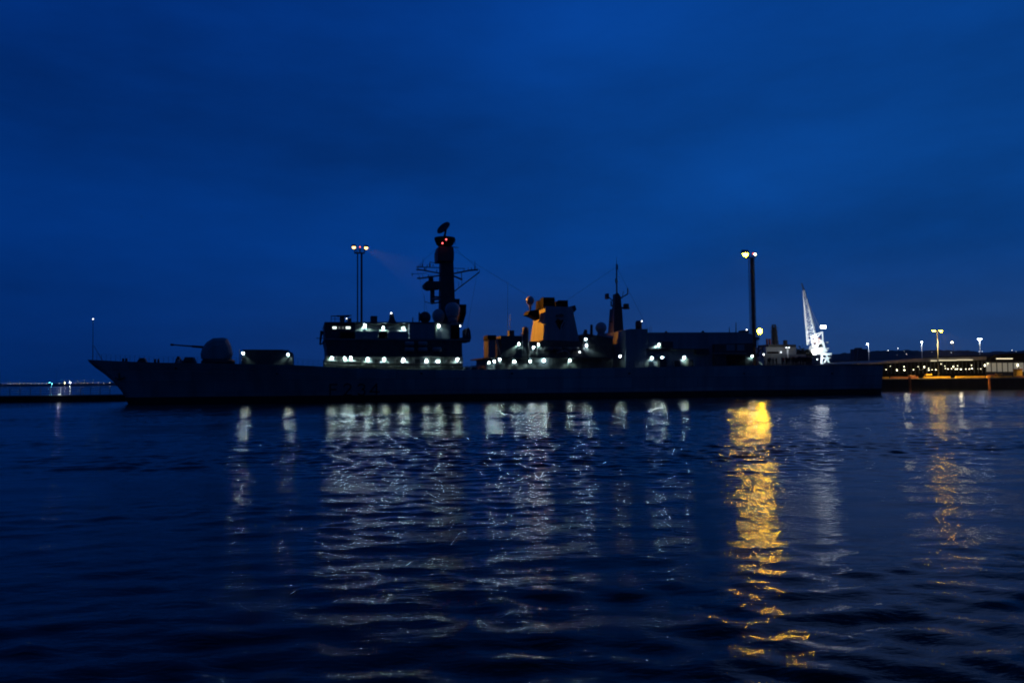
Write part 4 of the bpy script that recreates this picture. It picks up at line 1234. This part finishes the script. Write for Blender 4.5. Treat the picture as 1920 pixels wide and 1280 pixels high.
# low structures to the left of it
for a, b_, y0_ in ((1568, 1600, 680.5), (1592, 1606, 677), (1607, 1640, 679.5), (1640, 1663, 678)):
    g = MB(); yy = yT + 30; xa, za = TP(a, y0_, yy); xb, _ = TP(b_, y0_, yy); xc = (xa + xb) / 2; hw = (xb - xa) / 2
    g.box(-hw, hw, 0, 6, 0, za - QZ); g.box(-hw - .2, hw + .2, -.2, 6.2, za - QZ, za - QZ + .25)
    g.box(-hw * .5, -hw * .2, -.05, 0, .2, 2.3)
    s_ = g.build('quay_shed', M['concrete']); s_.matrix_world = SM @ Matrix.Translation((xc, yy, QZ - .02))
    tag(s_, 'low dark shed glimpsed over the stern between crane and terminal', 'shed', 'sheds over the stern')

# ---- crane
yC = 165
x0, _ = S(1541, 690, yC)
t = placed('harbour_crane', x0, yC, QZ); tag(t, 'white floodlit harbour crane with a raised lattice jib', 'crane')


def CP(px, py, dy=0):
    x, z = S(px, py, yC + dy); return Vector((x - x0, dy, z - QZ))


MW = M['white']
for s_, (a, b_) in ((-1, ((1539, 706), (1541, 664))), (1, ((1564, 706), (1549, 664)))):
    for dy in (-3.2, 3.2):
        g = MB(); p, q = CP(a[0], a[1], dy), CP(b_[0], b_[1], dy * .7); p.z = 0
        g.tube(p, q, .55, .42, 6); g.build('leg', MW, t)
g = MB()
for a, b_ in (((1540, 671), (1556, 671)), ((1541, 664), (1549, 664)), ((1543, 684), (1552, 669)), ((1532, 659.5), (1554, 652.5))):
    for dy in (-3, 3): g.tube(CP(*a, dy), CP(*b_, dy), .28, n=6)
g.box(CP(1536, 664).x, CP(1550, 664).x, -3.4, 3.4, CP(1540, 666).z, CP(1540, 662).z)
g.build('portal_frame', MW, t)
g = MB(); g.lathe(CP(1540, 660), [(2.2, -.8), (2.2, 1.0)], 16); g.build('slewing_ring', M['steel'], t)
g = MB(); c = CP(1530, 655)
g.prism([(CP(1521, 664).x, CP(1521, 664).z), (CP(1524, 648).x, CP(1524, 648).z), (CP(1538, 640).x, CP(1538, 640).z), (CP(1543, 655).x, CP(1543, 655).z), (CP(1546, 658).x, CP(1546, 658).z), (CP(1536, 664).x, CP(1536, 664).z)], -2.2, 2.2); g.build('machine_house', MW, t)
g = MB(); g.prism([(p.x, p.z) for p in (CP(1527, 652), CP(1530, 646), CP(1534, 644), CP(1538, 651))], -2.26, -2.2); g.build('window', M['glass'], t)
g = MB()
for a, b_ in (((1521, 630), (1524, 650)), ((1542, 622), (1543, 655)), ((1521, 630), (1542, 622)), ((1524, 640), (1543, 640)), ((1524, 640), (1542, 622)), ((1543, 640), (1521, 630)), ((1524, 650), (1543, 640)), ((1530, 626), (1534, 650))):
    for dy in (-1.8, 1.8): g.tube(CP(*a, dy), CP(*b_, dy), .26, n=6)
for a in ((1521, 630), (1542, 622), (1524, 640), (1543, 640)): g.tube(CP(*a, -1.8), CP(*a, 1.8), .2, n=5)
g.build('a_frame', MW, t)
g = MB(); g.box(CP(1526, 638).x, CP(1533, 638).x, -1.9, .4, CP(1530, 645).z, CP(1530, 634).z); cb = g.build('operator_cab', M['orange'], t)
g = MB(); g.lattice(CP(1524, 645), CP(1507, 544.5), 3.9, .7, .12, 13, .075); jib = g.build('jib', MW, t)
g = MB(); g.lattice(CP(1507.5, 545), CP(1503, 531), .6, .3, .06, 6, .04); g.build('jib_tip', M['dgrey'], jib)
g = MB(); g.tube(CP(1507, 545), CP(1530, 612), .07, n=4); g.tube(CP(1508, 552), CP(1540, 622), .06, n=4); g.build('hoist_cable', M['steel'], t)
g = MB(); a = CP(1530, 613); b_ = CP(1539, 613); g.box(a.x - .1, b_.x + .3, -3.2, -2.4, a.z - .9, a.z + .6, .1, .1); fl = g.build('floodlight_bank', M['steel'], t)
g = MB(); g.box(a.x, b_.x + .1, -3.34, -3.2, a.z - .75, a.z + .45); g.build('lens', glow('crane_flood_lens', (.88, .96, 1), 14), fl)
g = MB(); a = CP(1526, 660, -2.4); g.lathe(a, [(1.1, -.2), (1.1, 0)], 12, 'Y'); g.build('work_lamp', glow('crane_work_lens', (1, .97, .92), 16), t)
g = MB(); g.tube(CP(1550, 655), CP(1548.5, 643), .14); g.tube(CP(1548, 643), CP(1553, 642), .45, .4, 8); g.build('access_lamp', M['white'], t)
pC = (.9, .96, 1.0)
lamp('crane_light', 'SPOT', CP(1523, 628, -7), 4300, pC, .5, t, (0, 1, 0), 150)
lamp('crane_light', 'SPOT', CP(1512, 592, -8), 4300, pC, .5, t, (0, 1, 0), 150)
lamp('crane_light', 'SPOT', CP(1532, 655, -7), 4300, pC, .5, t, (0, 1, 0), 150)
lamp('crane_light', 'SPOT', CP(1552, 672, -8), 2400, (.7, .92, 1.0), .5, t, (0, 1, 0), 150)
lamp('crane_light', 'SPOT', CP(1534, 613, -5), 1500, pC, .9, t, (-.1, -1, -.9), 110, .5)

# ---- the pale ship beyond
yS = 105
x0, _ = S(1466, 690, yS)
t = placed('pale_ship', x0, yS, 0); tag(t, 'ship with a pale grey superstructure and dark mast behind the flight deck', 'ship')


def VP(px, py): x, z = S(px, py, yS); return (x - x0, z)


def vbox(name, a, y0_, b_, y1_, m, d=6, off=0):
    g = MB(); p, q = VP(a, y0_), VP(b_, y1_); g.box(p[0], q[0], off, off + d, max(q[1], .2), p[1]); return g.build(name, M[m], t)


g = MB(); p, q = VP(1400, 690), VP(1560, 690); g.prism([(p[0], 1), (p[0] + 4, -1), (q[0] - 4, -1), (q[0], 1), (q[0] + .5, 5), (p[0] - .5, 4.2)], -1, 9); g.build('hull', M['dgrey'], t)
vbox('lower_house', 1432, 664, 1512, 700, 'grey', 7); vbox('upper_house', 1438, 650, 1495, 664, 'dome', 6, .6)
vbox('bridge', 1442, 645.5, 1494, 650.2, 'dgrey', 6.4, .4); vbox('house_ledge', 1440, 659, 1462, 662.5, 'black', .1, .5)
for a, b_ in ((1470, 1474), (1478, 1483), (1486, 1490)): vbox('window', a, 653, b_, 657, 'panel', .06, .54)
for a in (1448.5, 1453.5): vbox('exhaust_pipe', a - 1.3, 634, a + 1.3, 646, 'rust', .6, 3)
g = MB(); p, q = VP(1462.5, 645), VP(1460.5, 607.5)
g.lattice((p[0], 3, p[1]), (q[0], 3, q[1]), 1.9, 1.0, .14, 8, .09); g.box(p[0] - .45, p[0] + .45, 2.6, 3.4, p[1], q[1] - 1)
for y in (613, 618, 622): a = VP(1461, y); g.tube((a[0] - 1.6, 3, a[1]), (a[0] + 1.6, 3, a[1]), .1, n=5)
g.build('mast', M['dgrey'], t)
vbox('aft_crane', 1478, 637, 1483, 650, 'dgrey', 1, 2)
g = MB(); a = VP(1465.5, 660); g.sphere((a[0], .3, a[1]), .14)
g.build('deck_lamp', M['g_small'], t)
lamp('ship_light', 'POINT', (VP(1475, 655)[0], -5, VP(1475, 648)[1] + 3), 200, (.95, .95, .85), .4, t)
lamp('ship_light', 'POINT', (VP(1450, 655)[0], -5, VP(1450, 660)[1] + 3), 200, (.95, .95, .85), .4, t)
# tiny lamps around the flight deck, on the far quay
dots = [(1480.3, 682.3), (1484.5, 682.3), (1492, 681.6), (1498, 668), (1507, 667.5), (1521, 674.5), (1532, 673.5), (1487, 668), (1513, 670)]
for i_, (a, y) in enumerate(dots):
    yy = 128; x, z = S(a, y, yy)
    g = MB(); g.tube((0, 0, 0), (0, 0, z), .06, n=5); g.sphere((0, -.1, z), .22 if i_ != 2 else .4, .8, 8)
    for f_ in g.bm.faces: f_.material_index = 1 if f_.calc_center_median().z > z - .5 and f_.smooth else 0
    o_ = g.build('deck_light', [M['dgrey'], M['g_small']]); o_.matrix_world = SM @ Matrix.Translation((x, yy, 0))
    tag(o_, 'tiny white light among the people behind the flight deck', 'light', 'small lights behind the flight deck')

# ------------------------------------------------------------------ hills and far shore
def ridge(name, pts, dist, depth, m):
    """pts: photo px, py of the skyline; built as a real ridge at the given distance"""
    g = MB(); rows_ = []
    W_ = []
    for a, y in pts:
        d = ray(a, y); k = dist / d.y; W_.append(CAM + d * k)
    n = len(W_)
    for t_, hgt in ((-.6, 0), (-.3, .55), (0, 1), (.5, .9), (1, .0)):
        rows_.append([g.bm.verts.new((p_.x * (1 + t_ * depth / dist), p_.y + t_ * depth, (p_.z * hgt if hgt else -1) + (rr.uniform(-1, 1) if 0 < hgt < 1 else 0))) for p_ in W_])
    for a, b_ in zip(rows_[:-1], rows_[1:]):
        for k in range(n - 1): g._f([a[k], a[k + 1], b_[k + 1], b_[k]], True)
    o_ = g.build(name, m); tag(o_, kind='structure'); return o_


rr = random.Random(4)
def skyline(kp, step):
    xs2 = np.arange(kp[0][0], kp[-1][0], step)
    return [(x, float(np.interp(x, [k[0] for k in kp], [k[1] for k in kp])) + rr.uniform(-.9, .9) + .8 * math.sin(x * .11)) for x in xs2]


ridge('hills', skyline([(700, 700), (860, 687), (920, 683), (1200, 678), (1420, 668), (1490, 662), (1540, 664), (1600, 662), (1660, 656.5), (1720, 657), (1790, 656), (1850, 660), (1920, 657), (2300, 640)], 5), 1300, 300, M['hill'])
ridge('far_shore', skyline([(-500, 717.5), (60, 718.8), (260, 717), (520, 712), (760, 708)], 6), 1700, 120, M['hill'])
# block on the hillside
d = ray(1612, 659); p_ = CAM + d * (1150 / d.y)
g = MB(); g.box(-11, 9, -6, 6, -20, 3.5); g.box(-6, 2, -4, 4, 3.5, 5.5)
for k in range(6): g.box(-9.5 + k * 3, -8 + k * 3, -6.1, -6, -1, 1)
o_ = g.build('hill_building', M['dgrey']); o_.location = p_; tag(o_, 'blocky dark building on the hill skyline over the stern', 'building')
# trees behind the pale ship
def tree(px, py, yl, r_, sc):
    x, z = S(px, py, yl)
    t = placed('tree', x, yl, QZ); tag(t, 'dark round tree beyond the pale ship and the crane', 'tree', 'trees beyond the crane')
    g = MB(); H_ = z - QZ; g.tube((0, 0, 0), (0, 0, H_ * .7), .3, .12, 7)
    for k in range(4): g.tube((0, 0, H_ * .4), (math.cos(k * 1.6) * r_ * .5, math.sin(k * 1.6) * r_ * .5, H_ * .75), .12, .05, 5)
    g.build('trunk', M['black'], t)
    g = MB(); q = random.Random(int(px))
    for k in range(420):
        a, b_, c_ = q.gauss(0, .42), q.gauss(0, .42), q.gauss(0, .42)
        c = Vector((a * r_, b_ * r_, H_ - r_ * .8 + c_ * r_ * .8)); u = Vector((q.gauss(0, 1), q.gauss(0, 1), q.gauss(0, 1))).normalized(); v_ = u.orthogonal().normalized()
        s_ = q.uniform(.25, .5); g._f([g.bm.verts.new(c + u * s_), g.bm.verts.new(c + v_ * s_), g.bm.verts.new(c - u * s_), g.bm.verts.new(c - v_ * s_)])
    g.build('crown', mat('foliage', (.04, .06, .03), .9), t)


for a, y, r_ in ((1498, 652, 3), (1506, 650.5, 3.5), (1514, 655, 3)): tree(a, y, 158, r_, 1)
# far lamps
def far_lamp(px, py, dist, r_, m, lab, grp, post=True):
    d = ray(px, py); p_ = CAM + d * (dist / d.y)
    g = MB(); base = -8 if dist < 1500 else -(p_.z)
    g.tube((0, 0, base), (0, 0, 0), .15, n=5); g.mi = 1; g.sphere((0, -.3, 0), r_ * .62, .85, 8)
    o_ = g.build('shore_lamp', [M['dgrey'], M[m]]); o_.location = p_; tag(o_, lab, 'lamp', grp)


fl_ = [(5.5, .5), (15, .5), (20, .8), (26, .5), (32, .5), (36, .6), (38.5, .6), (45, .7), (52, .6), (58.5, .7), (66, .5), (73, .7), (80, .6), (87, .6), (111, .8), (141.5, .6), (148, .5), (152, .5), (157, .8), (165, .6), (174, .7), (184.5, .7), (195, .8), (206, .9)]
for a, r_ in fl_:
    far_lamp(a, 719.6 - a * .009 + rr.uniform(-.4, .4) - 0.3, 1560, r_ * .75, 'g_small', 'small white lamp in the row along the far shore beyond the bow', 'white lamps along the far shore')
for a, y, m, r_, lab in ((93, 717, 'g_cyan', .8, 'upper cyan lamp in the row along the far shore'), (97.5, 719.5, 'g_cyan', .9, 'lower cyan lamp in the row along the far shore'),
                         (121.5, 718, 'g_warm', 1.0, 'yellow lamp in the row along the far shore'), (131.5, 717, 'g_white', 1.3, 'largest bright bluish lamp in the row along the far shore')):
    far_lamp(a, y, 1560, r_, m, lab, None)
for a, y in ((20, 716), (38, 715.5), (131, 713), (158, 712.5), (175.5, 712), (146, 713.5), (120, 713), (106, 690)):
    far_lamp(a, y, 1640, .38, 'g_small', 'faint lamp set higher than the row along the far shore', 'faint upper lamps on the far shore')
for a, y, r_ in ((1665, 656.7, .9), (1683.5, 653, .9), (1699.5, 663.8, .6), (1682, 664.5, .35), (1783.5, 660.8, .6), (1836, 658.8, .6), (1841.5, 658.8, .6), (1897, 656.3, .7), (1906, 659, .35), (1747, 660, .25), (1695, 659, .25), (1606, 664, .25)):
    far_lamp(a, y, 980, r_ * .72, 'g_small', 'small white lamp on the dark hillside above the terminal roof', 'lamps on the hillside')

# ------------------------------------------------------------------ air
g = MB(); g.box(-4600, 4600, -800, 4600, -5, 62)
mh = bpy.data.materials.new('thin_haze'); mh.use_nodes = True
mh.node_tree.nodes.clear()
ho = mh.node_tree.nodes.new('ShaderNodeOutputMaterial'); hv = mh.node_tree.nodes.new('ShaderNodeVolumePrincipled')
hv.inputs['Density'].default_value = 0.00005; hv.inputs['Color'].default_value = (.85, .88, .92, 1); hv.inputs['Anisotropy'].default_value = 0.3
mh.node_tree.links.new(hv.outputs[0], ho.inputs['Volume'])
hz = g.build('haze', mh); tag(hz, kind='stuff')

# ------------------------------------------------------------------ render settings
scn.view_settings.view_transform = 'Standard'
scn.view_settings.look = 'None'
scn.view_settings.exposure = 0
scn.view_settings.gamma = 1
cy = scn.cycles
cy.use_denoising = True
cy.denoiser = 'OPENIMAGEDENOISE'
cy.denoising_input_passes = 'RGB_ALBEDO_NORMAL'
cy.denoising_prefilter = 'ACCURATE'
scn.cycles.filter_width = 1.9
cy.max_bounces = 5
cy.glossy_bounces = 3
cy.diffuse_bounces = 2
cy.sample_clamp_indirect = 4.0
cy.sample_clamp_direct = 0
